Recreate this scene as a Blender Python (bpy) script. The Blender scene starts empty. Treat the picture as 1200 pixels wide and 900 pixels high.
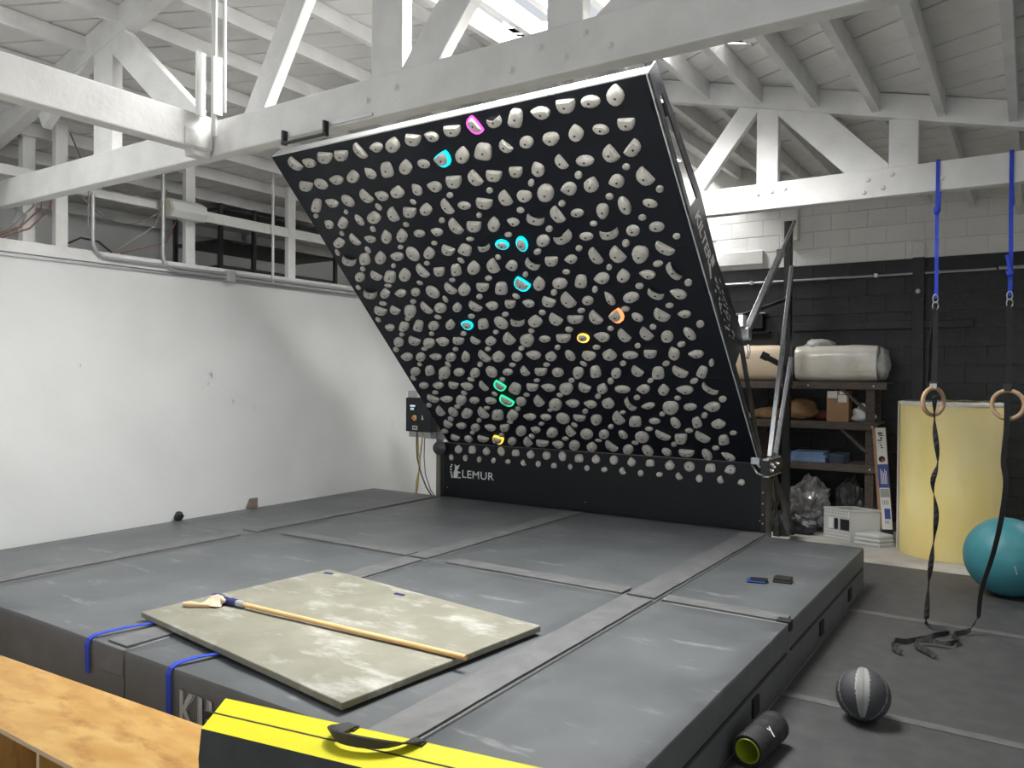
import bpy, bmesh, math, random
from math import sin, cos, pi, radians, sqrt
from mathutils import Vector, Matrix, noise

random.seed(7)
S = bpy.context.scene
COL = S.collection

# ------------------------------------------------------------ camera
cam_d = bpy.data.cameras.new('camera')
cam = bpy.data.objects.new('camera', cam_d)
COL.objects.link(cam)
RX = (0.8340387, 0.55165487, 0.00750689)
RY = (0.01200056, -0.00453664, -0.9999177)
RZ = (-0.55157541, 0.83406015, -0.0104039)
m = Matrix(((RX[0], -RY[0], -RZ[0], 0.0),
            (RX[1], -RY[1], -RZ[1], 0.0),
            (RX[2], -RY[2], -RZ[2], 1.742),
            (0, 0, 0, 1)))
cam.matrix_world = m
cam_d.sensor_width = 36.0
cam_d.lens = 36.0 * 919.25 / 1200.0
cam_d.clip_end = 200
S.camera = cam

# ------------------------------------------------------------ world and lights
W = bpy.data.worlds.new('sky')
S.world = W
W.use_nodes = True
wb = W.node_tree.nodes['Background']
wb.inputs[0].default_value = (0.90, 0.95, 1.0, 1)
wb.inputs[1].default_value = 0.75

def area(name, loc, size, size_y, power, rot, color=(1, 1, 1)):
    d = bpy.data.lights.new(name, 'AREA')
    d.shape = 'RECTANGLE'; d.size = size; d.size_y = size_y
    d.energy = power; d.color = color
    o = bpy.data.objects.new(name, d); COL.objects.link(o)
    o.location = loc; o.rotation_euler = rot
    return o

# skylight over the mats, then unseen fills added to lift walls and ceiling
area('skylight_daylight', (-2.62, 4.35, 4.95), 1.9, 2.0, 720, (0, 0, 0), (1.0, 0.992, 0.965))
area('rear_added_fill', (-4.0, 9.0, 4.85), 0.55, 1.1, 160, (0, 0, 0), (1.0, 0.992, 0.965))  # added behind the board, out of view, to brighten the back wall
area('rear_right_added_fill', (1.35, 9.3, 4.0), 0.9, 0.7, 100, (0, 0, 0), (1.0, 0.992, 0.965))  # added beyond the view to lift the white upper back wall
area('left_added_fill', (-5.6, 1.3, 4.9), 1.9, 2.0, 90, (0, 0, 0), (1.0, 0.992, 0.965))  # unseen fill added over the front left for wall and mats
area('right_added_fill', (1.9, 5.2, 4.2), 1.8, 2.0, 40, (0, 0, 0), (1.0, 0.992, 0.965))  # added fill past the right edge for rear wall and planks
area('upward_added_fill', (-2.0, -4.6, 0.3), 10.0, 2.0, 60, (radians(118), 0, 0), (1.0, 0.99, 0.97))  # added upward fill that brightens the ceiling from behind the camera

S.view_settings.view_transform = 'Standard'
S.view_settings.look = 'None'
S.view_settings.gamma = 1.0
S.view_settings.use_curve_mapping = False
S.view_settings.exposure = 0.0

# ------------------------------------------------------------ materials
MATS = {}
def mat(name, col, rough=0.6, metal=0.0, spec=0.5, col2=None, nscale=6.0, lo=0.4, hi=0.65, bump=0.0, bscale=40.0,
        stretch=(1, 1, 1), alpha=1.0, trans=0.0, emit=None, estr=1.0, detail=4.0, third=None, coat=0.0):
    if name in MATS: return MATS[name]
    M = bpy.data.materials.new(name); M.use_nodes = True
    nt = M.node_tree; b = nt.nodes['Principled BSDF']
    c4 = lambda c: (c[0], c[1], c[2], 1)
    b.inputs['Base Color'].default_value = c4(col)
    b.inputs['Roughness'].default_value = rough
    b.inputs['Metallic'].default_value = metal
    b.inputs['Specular IOR Level'].default_value = spec
    b.inputs['Alpha'].default_value = alpha
    b.inputs['Transmission Weight'].default_value = trans
    b.inputs['Coat Weight'].default_value = coat
    tc = nt.nodes.new('ShaderNodeTexCoord')
    mp = nt.nodes.new('ShaderNodeMapping'); mp.inputs['Scale'].default_value = stretch
    nt.links.new(tc.outputs['Object'], mp.inputs['Vector'])
    if col2 is not None:
        n = nt.nodes.new('ShaderNodeTexNoise'); n.inputs['Scale'].default_value = nscale; n.inputs['Detail'].default_value = detail
        nt.links.new(mp.outputs[0], n.inputs['Vector'])
        r = nt.nodes.new('ShaderNodeValToRGB')
        r.color_ramp.elements[0].position = lo; r.color_ramp.elements[0].color = c4(col)
        r.color_ramp.elements[1].position = hi; r.color_ramp.elements[1].color = c4(col2)
        nt.links.new(n.outputs[0], r.inputs[0])
        out = r.outputs[0]
        if third:
            c3, sc3, lo3, hi3, st3 = third
            mp3 = nt.nodes.new('ShaderNodeMapping'); mp3.inputs['Scale'].default_value = st3; mp3.inputs['Location'].default_value = (3.1, 1.7, 0.4)
            nt.links.new(tc.outputs['Object'], mp3.inputs['Vector'])
            n3 = nt.nodes.new('ShaderNodeTexNoise'); n3.inputs['Scale'].default_value = sc3; n3.inputs['Detail'].default_value = 8; n3.inputs['Roughness'].default_value = 0.65
            nt.links.new(mp3.outputs[0], n3.inputs['Vector'])
            r3 = nt.nodes.new('ShaderNodeValToRGB')
            r3.color_ramp.elements[0].position = lo3; r3.color_ramp.elements[1].position = hi3
            nt.links.new(n3.outputs[0], r3.inputs[0])
            mx = nt.nodes.new('ShaderNodeMix'); mx.data_type = 'RGBA'
            nt.links.new(r3.outputs[0], mx.inputs[0]); nt.links.new(out, mx.inputs[6]); mx.inputs[7].default_value = c4(c3)
            out = mx.outputs[2]
        nt.links.new(out, b.inputs['Base Color'])
    if bump:
        n2 = nt.nodes.new('ShaderNodeTexNoise'); n2.inputs['Scale'].default_value = bscale; n2.inputs['Detail'].default_value = 3
        nt.links.new(mp.outputs[0], n2.inputs['Vector'])
        bp = nt.nodes.new('ShaderNodeBump'); bp.inputs['Strength'].default_value = bump; bp.inputs['Distance'].default_value = 0.02
        nt.links.new(n2.outputs[0], bp.inputs['Height']); nt.links.new(bp.outputs[0], b.inputs['Normal'])
    if emit:
        b.inputs['Emission Color'].default_value = c4(emit); b.inputs['Emission Strength'].default_value = estr
    MATS[name] = M
    return M

WHITE_WALL = mat('white_wall_paint', (0.80, 0.81, 0.80), 0.55, col2=(0.74, 0.75, 0.74), nscale=1.2, bump=0.08, bscale=18,
                 third=((0.22, 0.22, 0.23), 2.6, 0.672, 0.735, (1.0, 1.0, 0.55)))
WHITE = mat('white_timber_paint', (0.80, 0.795, 0.78), 0.6, col2=(0.72, 0.715, 0.70), nscale=5, bump=0.15, bscale=30)
PLANK = mat('white_deck_paint', (0.80, 0.79, 0.77), 0.65, col2=(0.72, 0.71, 0.69), nscale=3, bump=0.12, bscale=25)
CMU_W = mat('white_block_paint', (0.86, 0.855, 0.84), 0.65, col2=(0.81, 0.805, 0.79), nscale=4, bump=0.2, bscale=40)
CMU_B = mat('black_block_paint', (0.012, 0.013, 0.016), 0.5, col2=(0.020, 0.021, 0.025), nscale=4, bump=0.2, bscale=40)
MORT_B = mat('dark_mortar', (0.10, 0.10, 0.105), 0.8)
MORT_W = mat('pale_mortar', (0.62, 0.62, 0.60), 0.8)
CONC = mat('bare_concrete', (0.42, 0.40, 0.37), 0.7, col2=(0.30, 0.29, 0.27), nscale=2.5, bump=0.1, bscale=30)
RUBBER = mat('dark_rubber_floor', (0.052, 0.052, 0.054), 0.6, col2=(0.066, 0.066, 0.068), nscale=9, bump=0.15, bscale=120,
             third=((0.16, 0.16, 0.16), 5, 0.70, 0.8, (1, 1, 1)))
RUB_SEAM = mat('worn_floor_tape', (0.12, 0.12, 0.12), 0.6, col2=(0.09, 0.09, 0.09), nscale=12)
VINYL = mat('grey_vinyl', (0.090, 0.097, 0.103), 0.42, col2=(0.118, 0.126, 0.133), nscale=2.2, bump=0.12, bscale=7,
            third=((0.36, 0.37, 0.38), 3.2, 0.60, 0.90, (1.0, 3.4, 1)))
VINYL_DK = mat('grey_vinyl_side', (0.115, 0.117, 0.120), 0.5, col2=(0.135, 0.137, 0.14), nscale=5, bump=0.2, bscale=9)
FLAP = mat('grey_vinyl_flap', (0.12, 0.122, 0.125), 0.5, col2=(0.15, 0.152, 0.155), nscale=6, bump=0.25, bscale=14)
FOAMPAD = mat('grey_green_pad', (0.185, 0.18, 0.138), 0.7, col2=(0.22, 0.215, 0.17), nscale=3.5, bump=0.15, bscale=14,
              third=((0.46, 0.45, 0.42), 3.0, 0.53, 0.76, (1, 2.2, 1)))
PAD_EDGE = mat('grey_green_pad_edge', (0.12, 0.12, 0.09), 0.7)
BLUE = mat('royal_blue_webbing', (0.02, 0.06, 0.55), 0.6, bump=0.2, bscale=160)
BLACK_WEB = mat('black_webbing', (0.012, 0.012, 0.013), 0.7, bump=0.2, bscale=200)
PLY = mat('plywood_face', (0.47, 0.25, 0.062), 0.45, col2=(0.58, 0.36, 0.115), nscale=2.6, stretch=(1.2, 3.2, 1), detail=6, bump=0.03, bscale=20,
          third=((0.33, 0.145, 0.03), 4.5, 0.52, 0.72, (1.0, 2.5, 1)))
PLY_EDGE = mat('plywood_edge', (0.60, 0.45, 0.29), 0.6, col2=(0.42, 0.28, 0.16), nscale=22, stretch=(0.3, 0.3, 12))
YELLOW = mat('bright_yellow_vinyl', (0.86, 0.80, 0.01), 0.45, col2=(0.80, 0.74, 0.01), nscale=5, bump=0.12, bscale=10)
CHAR = mat('charcoal_canvas', (0.030, 0.033, 0.034), 0.65, col2=(0.038, 0.042, 0.043), nscale=8, bump=0.2, bscale=12)
BOARD = mat('black_board_laminate', (0.0035, 0.006, 0.012), 0.42, spec=0.40, col2=(0.005, 0.008, 0.016), nscale=6, bump=0.03, bscale=60)
KICK = mat('black_kick_laminate', (0.0045, 0.0055, 0.008), 0.5, spec=0.35, col2=(0.006, 0.007, 0.010), nscale=5)
HOLD = mat('grey_resin_hold', (0.55, 0.53, 0.485), 0.7, col2=(0.68, 0.655, 0.605), nscale=22, bump=0.25, bscale=110)
HOLE = mat('bolt_recess', (0.01, 0.01, 0.01), 0.6)
STEEL_BK = mat('black_powder_steel', (0.012, 0.0125, 0.014), 0.4, spec=0.5)
ALU = mat('brushed_silver_steel', (0.55, 0.56, 0.58), 0.38, metal=0.9, col2=(0.40, 0.41, 0.43), nscale=20, stretch=(6, 1, 1))
SIDE = mat('scuffed_dark_plate', (0.035, 0.036, 0.042), 0.35, metal=0.3, col2=(0.075, 0.077, 0.085), nscale=9, lo=0.42, hi=0.62)
TRIMW = mat('white_aluminium_trim', (0.80, 0.81, 0.82), 0.4, metal=0.1)
PRINT = mat('white_print', (0.78, 0.78, 0.78), 0.6)
PRINT_G = mat('grey_print', (0.30, 0.31, 0.32), 0.6)
PRINT_K = mat('black_print', (0.012, 0.012, 0.014), 0.6)
PIPE = mat('galvanised_conduit', (0.50, 0.51, 0.52), 0.4, metal=0.6)
PIPE_W = mat('white_painted_conduit', (0.72, 0.72, 0.71), 0.5)
WOOD_DK = mat('dark_weathered_wood', (0.075, 0.058, 0.048), 0.7, col2=(0.11, 0.088, 0.075), nscale=7, stretch=(1, 6, 6), bump=0.2, bscale=30)
WOOD_LT = mat('pale_pole_wood', (0.66, 0.40, 0.17), 0.5, col2=(0.74, 0.48, 0.23), nscale=10, stretch=(1, 8, 8))
WOOD_RING = mat('ring_birch_wood', (0.42, 0.27, 0.16), 0.45, col2=(0.52, 0.35, 0.22), nscale=20, stretch=(4, 4, 1))
BRISTLE = mat('cream_bristle', (0.72, 0.56, 0.42), 0.8, col2=(0.60, 0.44, 0.31), nscale=40, stretch=(1, 10, 1), bump=0.3, bscale=60)
NAVY = mat('navy_tape', (0.022, 0.022, 0.13), 0.5)
GREY_PL = mat('grey_plastic', (0.35, 0.36, 0.37), 0.4)
CARD = mat('brown_cardboard', (0.33, 0.19, 0.10), 0.75, col2=(0.37, 0.22, 0.12), nscale=8)
LABELW = mat('white_paper_label', (0.68, 0.68, 0.66), 0.6)
TEAL = mat('teal_vinyl_ball', (0.045, 0.22, 0.26), 0.45, col2=(0.055, 0.25, 0.29), nscale=6, bump=0.06, bscale=60)
ROLLY = mat('yellow_foam_film', (0.86, 0.70, 0.27), 0.45, col2=(0.92, 0.79, 0.40), nscale=2.2, stretch=(1, 1, 0.5), bump=0.15, bscale=6)
FILM = mat('white_crinkled_film', (0.72, 0.71, 0.67), 0.35, bump=0.5, bscale=30)
MED_DK = mat('charcoal_ball_rubber', (0.050, 0.052, 0.058), 0.55, bump=0.3, bscale=180)
MED_LT = mat('pale_ball_panel', (0.24, 0.24, 0.235), 0.65, bump=0.3, bscale=180)
MED_SEAM = mat('pale_ball_seam', (0.30, 0.30, 0.30), 0.6)
ROLLER_BK = mat('black_eva_foam', (0.016, 0.017, 0.018), 0.7, bump=0.2, bscale=90)
LIME = mat('lime_plastic', (0.36, 0.44, 0.02), 0.4)
WRAP = mat('wrapped_cream_foam', (0.74, 0.68, 0.58), 0.28, col2=(0.78, 0.76, 0.72), nscale=3, bump=0.35, bscale=8, coat=0.5)
WRAP2 = mat('tan_foam', (0.66, 0.52, 0.36), 0.6, col2=(0.70, 0.57, 0.42), nscale=3)
FILM_CL = mat('loose_clear_film', (0.62, 0.63, 0.64), 0.2, alpha=0.75, bump=0.6, bscale=25)
SILVER_BAG = mat('crinkled_grey_plastic', (0.10, 0.098, 0.094), 0.22, col2=(0.24, 0.235, 0.23), nscale=9, bump=1.0, bscale=16, coat=0.5)
DARK_BAG = mat('black_plastic_sheet', (0.02, 0.021, 0.024), 0.35, bump=0.6, bscale=10)
GREY_TARP = mat('dark_grey_sheet', (0.05, 0.05, 0.05), 0.45, bump=0.6, bscale=9)
TANC = mat('tan_cloth', (0.36, 0.22, 0.11), 0.8, col2=(0.29, 0.17, 0.08), nscale=8, bump=0.3, bscale=30)
REDC = mat('dark_red_cloth', (0.16, 0.035, 0.045), 0.8)
BLUEC = mat('pale_blue_towel', (0.20, 0.31, 0.52), 0.85, col2=(0.26, 0.37, 0.58), nscale=20, bump=0.3, bscale=80)
BLUED = mat('slate_blue_towel', (0.075, 0.10, 0.15), 0.85, bump=0.3, bscale=80)
BAGW = mat('white_carrier_bag', (0.66, 0.66, 0.66), 0.35, bump=0.5, bscale=22)
CRATE = mat('frosted_clear_plastic', (0.70, 0.71, 0.70), 0.35, alpha=0.62)
SCREEN = mat('lit_display', (0.01, 0.01, 0.015), 0.3, emit=(0.75, 0.85, 1.0), estr=0.9)
ORANGE = mat('orange_button', (0.75, 0.22, 0.03), 0.4)
AMBER = mat('amber_button_collar', (0.75, 0.55, 0.22), 0.4)
CABLE_Y = mat('yellow_cable', (0.55, 0.45, 0.16), 0.5)
CABLE_G = mat('grey_cable', (0.13, 0.13, 0.12), 0.5)
CABLE_R = mat('brown_red_cable', (0.22, 0.10, 0.08), 0.6)
CABLE_T = mat('grey_brown_cable', (0.25, 0.22, 0.20), 0.6)
PHONEB = mat('blue_card_sleeve', (0.02, 0.05, 0.22), 0.4)
def glow(nm, c, s): return mat('lit_rim_' + nm, c, 0.4, emit=c, estr=s)
LED = {'P': glow('pink', (1.0, 0.10, 0.62), 1.1), 'C': glow('cyan', (0.0, 0.83, 0.95), 1.05), 'G': glow('green', (0.02, 0.95, 0.42), 1.1),
       'R': glow('salmon_orange', (1.0, 0.36, 0.13), 1.25), 'O': glow('amber', (1.0, 0.62, 0.10), 1.5), 'Y': glow('yellow', (1.0, 0.62, 0.06), 1.5)}

# ------------------------------------------------------------ mesh building helpers
class MB:
    def __init__(s): s.v = []; s.f = []; s.mi = []
    def add(s, vs, fs, k=0):
        o = len(s.v); s.v += [Vector(p) for p in vs]
        for f in fs: s.f.append([i + o for i in f]); s.mi.append(k)
        return s
    def box(s, x0, x1, y0, y1, z0, z1, k=0):
        v = [(x, y, z) for x in (x0, x1) for y in (y0, y1) for z in (z0, z1)]
        return s.add(v, [(0, 1, 3, 2), (4, 6, 7, 5), (0, 4, 5, 1), (2, 3, 7, 6), (0, 2, 6, 4), (1, 5, 7, 3)], k)
    def hexa(s, b, t, k=0):   # bottom loop, top loop
        n = len(b)
        return s.add(list(b) + list(t), [list(range(n))[::-1], list(range(n, 2 * n))] + [(i, (i + 1) % n, n + (i + 1) % n, n + i) for i in range(n)], k)
    def beam(s, p0, p1, w, h, up=(0, 0, 1), k=0):
        p0 = Vector(p0); p1 = Vector(p1); d = (p1 - p0).normalized(); up = Vector(up)
        a = d.cross(up)
        if a.length < 1e-5: a = d.cross(Vector((1, 0, 0)))
        a.normalize(); b = a.cross(d)
        c = [a * (w / 2) + b * (h / 2), -a * (w / 2) + b * (h / 2), -a * (w / 2) - b * (h / 2), a * (w / 2) - b * (h / 2)]
        return s.hexa([p0 + q for q in c][::-1], [p1 + q for q in c][::-1], k)
    def tube(s, pts, r, n=8, cap=True, k=0, radii=None):
        pts = [Vector(p) for p in pts]; rings = []; prev = None
        for i, p in enumerate(pts):
            d = (pts[min(i + 1, len(pts) - 1)] - pts[max(i - 1, 0)]).normalized()
            if prev is None:
                a = d.cross(Vector((0, 0, 1)))
                if a.length < 1e-3: a = d.cross(Vector((1, 0, 0)))
            else: a = prev - d * prev.dot(d)
            a.normalize(); prev = a; b = d.cross(a)
            rr = radii[i] if radii else r
            rings.append([p + (a * cos(2 * pi * j / n) + b * sin(2 * pi * j / n)) * rr for j in range(n)])
        o = len(s.v)
        for g in rings: s.v += g
        for i in range(len(rings) - 1):
            for j in range(n):
                s.f.append([o + i * n + j, o + i * n + (j + 1) % n, o + (i + 1) * n + (j + 1) % n, o + (i + 1) * n + j]); s.mi.append(k)
        if cap:
            s.f.append([o + j for j in range(n)][::-1]); s.mi.append(k)
            s.f.append([o + (len(rings) - 1) * n + j for j in range(n)]); s.mi.append(k)
        return s
    def lathe(s, prof, c=(0, 0, 0), ax=(0, 0, 1), n=24, k=0):
        ax = Vector(ax).normalized(); a = ax.orthogonal().normalized(); b = ax.cross(a); c = Vector(c)
        o = len(s.v); N = len(prof)
        for r, h in prof:
            for j in range(n):
                t = 2 * pi * j / n; s.v.append(c + ax * h + (a * cos(t) + b * sin(t)) * r)
        for i in range(N - 1):
            for j in range(n):
                s.f.append([o + i * n + j, o + i * n + (j + 1) % n, o + (i + 1) * n + (j + 1) % n, o + (i + 1) * n + j]); s.mi.append(k)
        s.f.append([o + j for j in range(n)][::-1]); s.mi.append(k)
        s.f.append([o + (N - 1) * n + j for j in range(n)]); s.mi.append(k)
        return s
    def prism(s, poly, d, k=0):   # poly: 3-D points, d: extrusion vector
        d = Vector(d); poly = [Vector(p) for p in poly]
        return s.hexa(poly, [p + d for p in poly], k)
    def ribbon(s, pts, sides, w, t=0.003, k=0):
        pts = [Vector(p) for p in pts]; L = len(pts); o = len(s.v)
        for i, p in enumerate(pts):
            d = (pts[min(i + 1, L - 1)] - pts[max(i - 1, 0)]).normalized()
            a = Vector(sides[i]); a = (a - d * a.dot(d)); a.normalize(); b = d.cross(a)
            s.v += [p + a * w / 2 + b * t / 2, p - a * w / 2 + b * t / 2, p - a * w / 2 - b * t / 2, p + a * w / 2 - b * t / 2]
        for i in range(L - 1):
            for j in range(4):
                s.f.append([o + i * 4 + j, o + i * 4 + (j + 1) % 4, o + (i + 1) * 4 + (j + 1) % 4, o + (i + 1) * 4 + j]); s.mi.append(k)
        s.f.append([o + 3, o + 2, o + 1, o]); s.mi.append(k)
        e = o + (L - 1) * 4; s.f.append([e, e + 1, e + 2, e + 3]); s.mi.append(k)
        return s
    def build(s, name, mats, parent=None, smooth=False, bevel=0.0, seg=2, kind=None, label=None, fix=True, ang=None):
        me = bpy.data.meshes.new(name)
        lo = Vector([min(p[i] for p in s.v) for i in range(3)]); hi = Vector([max(p[i] for p in s.v) for i in range(3)])
        c = (lo + hi) / 2
        me.from_pydata([tuple(p - c) for p in s.v], [], s.f)
        if not isinstance(mats, (list, tuple)): mats = [mats]
        for q in mats: me.materials.append(q)
        me.polygons.foreach_set('material_index', s.mi)
        if fix:
            bm = bmesh.new(); bm.from_mesh(me); bmesh.ops.recalc_face_normals(bm, faces=bm.faces); bm.to_mesh(me); bm.free()
        if smooth: me.polygons.foreach_set('use_smooth', [True] * len(me.polygons))
        if ang: me.set_sharp_from_angle(angle=radians(ang))
        o = bpy.data.objects.new(name, me); COL.objects.link(o); o.location = c
        if bevel:
            b = o.modifiers.new('bevel', 'BEVEL'); b.width = bevel; b.segments = seg; b.limit_method = 'ANGLE'; b.angle_limit = radians(40)
        if parent: attach(o, parent)
        if kind: o['kind'] = kind
        if label: o['label'] = label
        return o

WORLD = {}
def wmat(o):
    p = o.parent
    own = Matrix.Translation(o.location) @ o.rotation_euler.to_matrix().to_4x4()
    return own if p is None else wmat(p) @ o.matrix_parent_inverse @ own
def attach(o, parent):
    o.parent = parent; o.matrix_parent_inverse = wmat(parent).inverted()
def thing(name, label, cat, loc, group=None):
    o = bpy.data.objects.new(name, None); o.empty_display_size = 0.1; COL.objects.link(o); o.location = loc
    o['label'] = label; o['category'] = cat
    if group: o['group'] = group
    return o
def tag(o, label, cat, group=None):
    o['label'] = label; o['category'] = cat
    if group: o['group'] = group
    return o
def struct(o): o['kind'] = 'structure'; return o

def text(name, body, origin, xax, yax, height, mat_, parent, depth=0.002, offset=0.0, sx=1.0, spacing=1.0):
    cu = bpy.data.curves.new(name, 'FONT'); cu.body = body; cu.size = 1.0; cu.extrude = 0.0; cu.offset = offset; cu.space_character = spacing
    cu.resolution_u = 3
    t = bpy.data.objects.new(name, cu); COL.objects.link(t)
    me = bpy.data.meshes.new_from_object(t.evaluated_get(bpy.context.evaluated_depsgraph_get()))
    bpy.data.objects.remove(t); bpy.data.curves.remove(cu)
    xa = Vector(xax).normalized(); ya = Vector(yax).normalized(); za = xa.cross(ya); o3 = Vector(origin)
    hs = max(v.co.y for v in me.vertices)
    k = height / max(hs, 1e-3)
    pts = [o3 + xa * v.co.x * k * sx + ya * v.co.y * k + za * depth for v in me.vertices]
    mb = MB(); mb.add(pts, [list(p.vertices) for p in me.polygons])
    bpy.data.meshes.remove(me)
    return mb.build(name, mat_, parent, fix=False)

def blob(c, size, seed, amp=0.25, sub=3, freq=1.6, flat=True, ridge=False):
    bm = bmesh.new(); bmesh.ops.create_icosphere(bm, subdivisions=sub, radius=1.0)
    vs = []
    for v in bm.verts:
        p = v.co.copy(); q = p * freq + Vector((seed * 7.3, seed * 3.1, seed * 1.7))
        nz = noise.noise(q) + 0.5 * noise.noise(q * 2.3) + (0.35 * abs(noise.noise(q * 4.7)) if ridge else 0)
        p = p * (1 + amp * nz)
        if flat: p.z = max(p.z, -0.72)
        vs.append(Vector((c[0] + p.x * size[0], c[1] + p.y * size[1], c[2] + p.z * size[2])))
    fs = [[w.index for w in f.verts] for f in bm.faces]; bm.free()
    mb = MB(); mb.add(vs, fs); return mb
# ------------------------------------------------------------ setting: floor and walls
struct(MB().box(-9.0, 4.0, -4.5, 10.1, -0.08, 0.0).build('floor', CONC))
fl = bpy.data.objects['floor']
# rubber floor mats lie on the concrete in front of the block wall
def rubber(y0, y1, lab, i):
    o = MB().box(-1.12 if y1 < 7.5 else -1.5, 3.6, y0, y1, 0.0, 0.012).build('rubber_floor_mat', RUBBER, bevel=0.004)
    tag(o, lab, 'floor mat', 'rubber mats beside the climbing mats'); return o
rubber(6.32, 7.99, 'dark rubber floor mat in front of the yellow roll, under the teal ball', 0)
rubber(4.44, 6.24, 'dark rubber floor mat under the loose ends of the ring straps', 1)
rubber(1.5, 4.37, 'dark rubber floor mat nearest the camera, under the foam roller', 2)
for ya, yb in ((6.24, 6.32), (4.37, 4.44)):
    MB().box(-1.12, 3.6, ya, yb, 0.0, 0.014).build('floor_seam_tape', RUB_SEAM, fl)

# low left wall with its timber ledge
wl = struct(MB().box(-6.95, -6.75, -4.5, 9.9, 0, 2.68).build('wall_left', WHITE_WALL))
struct(MB().box(-6.99, -6.72, -4.5, 9.9, 2.69, 2.79).build('trim_1', WHITE, bevel=0.006))
struct(MB().box(-6.75, -6.735, -4.5, 9.9, 2.66, 2.685).build('trim_2', PIPE))
struct(MB().box(-8.4, -6.99, -4.5, 9.9, 2.70, 2.78).build('floor_loft', WHITE))
struct(MB().box(-8.6, -8.4, -4.5, 9.9, 0, 3.6).build('wall_far_left', WHITE_WALL))
struct(MB().box(3.6, 3.8, 2.0, 9.9, 0, 3.2).build('wall_right', WHITE_WALL))

# block wall at the back
YB = 9.88
wb_ = struct(MB().box(-8.6, 3.8, YB + 0.012, YB + 0.2, 3.1, 4.75, 0).box(-8.6, 3.8, YB + 0.012, YB + 0.2, 0.0, 3.1, 1).build('wall_back', [MORT_W, MORT_B]))
BL = {}
def block(x, z, w, h, white, near):
    key = (round(w, 3), white)
    mm = CMU_W if white else CMU_B
    if key not in BL:
        o = MB().box(x, x + w, YB, YB + 0.02, z, z + h).build('concrete_block', mm)
        BL[key] = o
    else:
        o = BL[key].copy(); COL.objects.link(o)
    o.location = (x + w / 2, YB + 0.01 + random.uniform(-0.0025, 0.0025), z + h / 2)
    o.parent = None; attach(o, wb_)
for r in range(21):
    z = 0.1 + r * 0.2 if r else 0.1
    off = 0.0 if r % 2 else 0.2
    x = -3.6 + off
    while x < 0.55:
        zz = z
        if zz < 4.05: block(x + 0.002, zz + 0.0035, 0.396, 0.193, z > 3.05, True)
        x += 0.4
# plain stretches of the same wall beyond the view
MB().box(-8.6, -3.6, YB, YB + 0.015, 3.1, 3.55).build('plain_wall_face', CMU_W, wb_)
MB().box(-8.6, -3.6, YB, YB + 0.015, 0.0, 3.1).build('plain_wall_face', CMU_W, wb_)
MB().box(0.6, 3.6, YB, YB + 0.015, 0.0, 3.1).build('plain_wall_face', CMU_B, wb_)
MB().box(0.6, 3.6, YB, YB + 0.015, 3.1, 3.3).build('plain_wall_face', CMU_W, wb_)
# painted pilaster, timber stub and ledger board on the back wall
MB().box(-1.12, -1.0, YB - 0.07, YB, 0, 3.1).build('pilaster', CMU_B, wb_, bevel=0.004)
MB().box(-1.12, -1.0, YB - 0.07, YB, 3.1, 3.27).build('pilaster_top', CMU_W, wb_, bevel=0.004)
MB().box(-2.41, -1.12, YB - 0.045, YB, 2.31, 2.40).build('ledger_board', CMU_B, wb_, bevel=0.004)
MB().box(-1.0, -0.52, YB - 0.045, YB, 2.31, 2.39).build('ledger_board', CMU_B, wb_, bevel=0.004)
MB().box(-3.36, -2.79, YB - 0.05, YB, 3.16, 3.32).build('timber_plate', WHITE, wb_, bevel=0.004)
MB().box(-2.55, -2.36, YB - 0.12, YB, 3.40, 4.2).build('timber_post', WHITE, wb_, bevel=0.004)

# wall conduit along the back wall
t = thing('conduit', 'thin grey pipe running level along the black block wall', 'pipe', (-2, YB, 2.93))
MB().tube([(-3.6, YB - 0.03, 2.925), (-0.32, YB - 0.03, 2.925)], 0.014, 8).build('pipe_run', PIPE, t, smooth=True, ang=40)
MB().tube([(-0.30, YB - 0.03, 2.93), (1.4, YB - 0.03, 2.93)], 0.02, 8).build('pipe_run', PIPE, t, smooth=True, ang=40)
for x in (-2.95, -1.52, -0.9): MB().box(x, x + 0.04, YB - 0.05, YB - 0.006, 2.905, 2.95).build('pipe_clip', PIPE, t)
o = MB().lathe([(0.022, 0), (0.026, 0.02), (0.012, 0.035), (0.02, 0.05)], (-1.06, YB - 0.07, 2.72), (0, -1, 0), 12).build('wall_hook', LABELW, smooth=True, ang=40)
tag(o, 'small pale round hook on the black pilaster of the block wall', 'hook')
t = thing('wall_bracket', 'black metal bracket shelf on the block wall behind the silver actuator', 'bracket', (-2.9, YB, 2.45))
MB().box(-3.1, -2.72, YB - 0.16, YB, 2.53, 2.545).build('bracket_plate', PIPE, t)
MB().box(-3.0, -2.76, YB - 0.14, YB, 2.35, 2.525).build('bracket_box', STEEL_BK, t, bevel=0.004)
MB().box(-3.06, -2.68, YB - 0.16, YB, 2.29, 2.305).build('bracket_plate', STEEL_BK, t)

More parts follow.
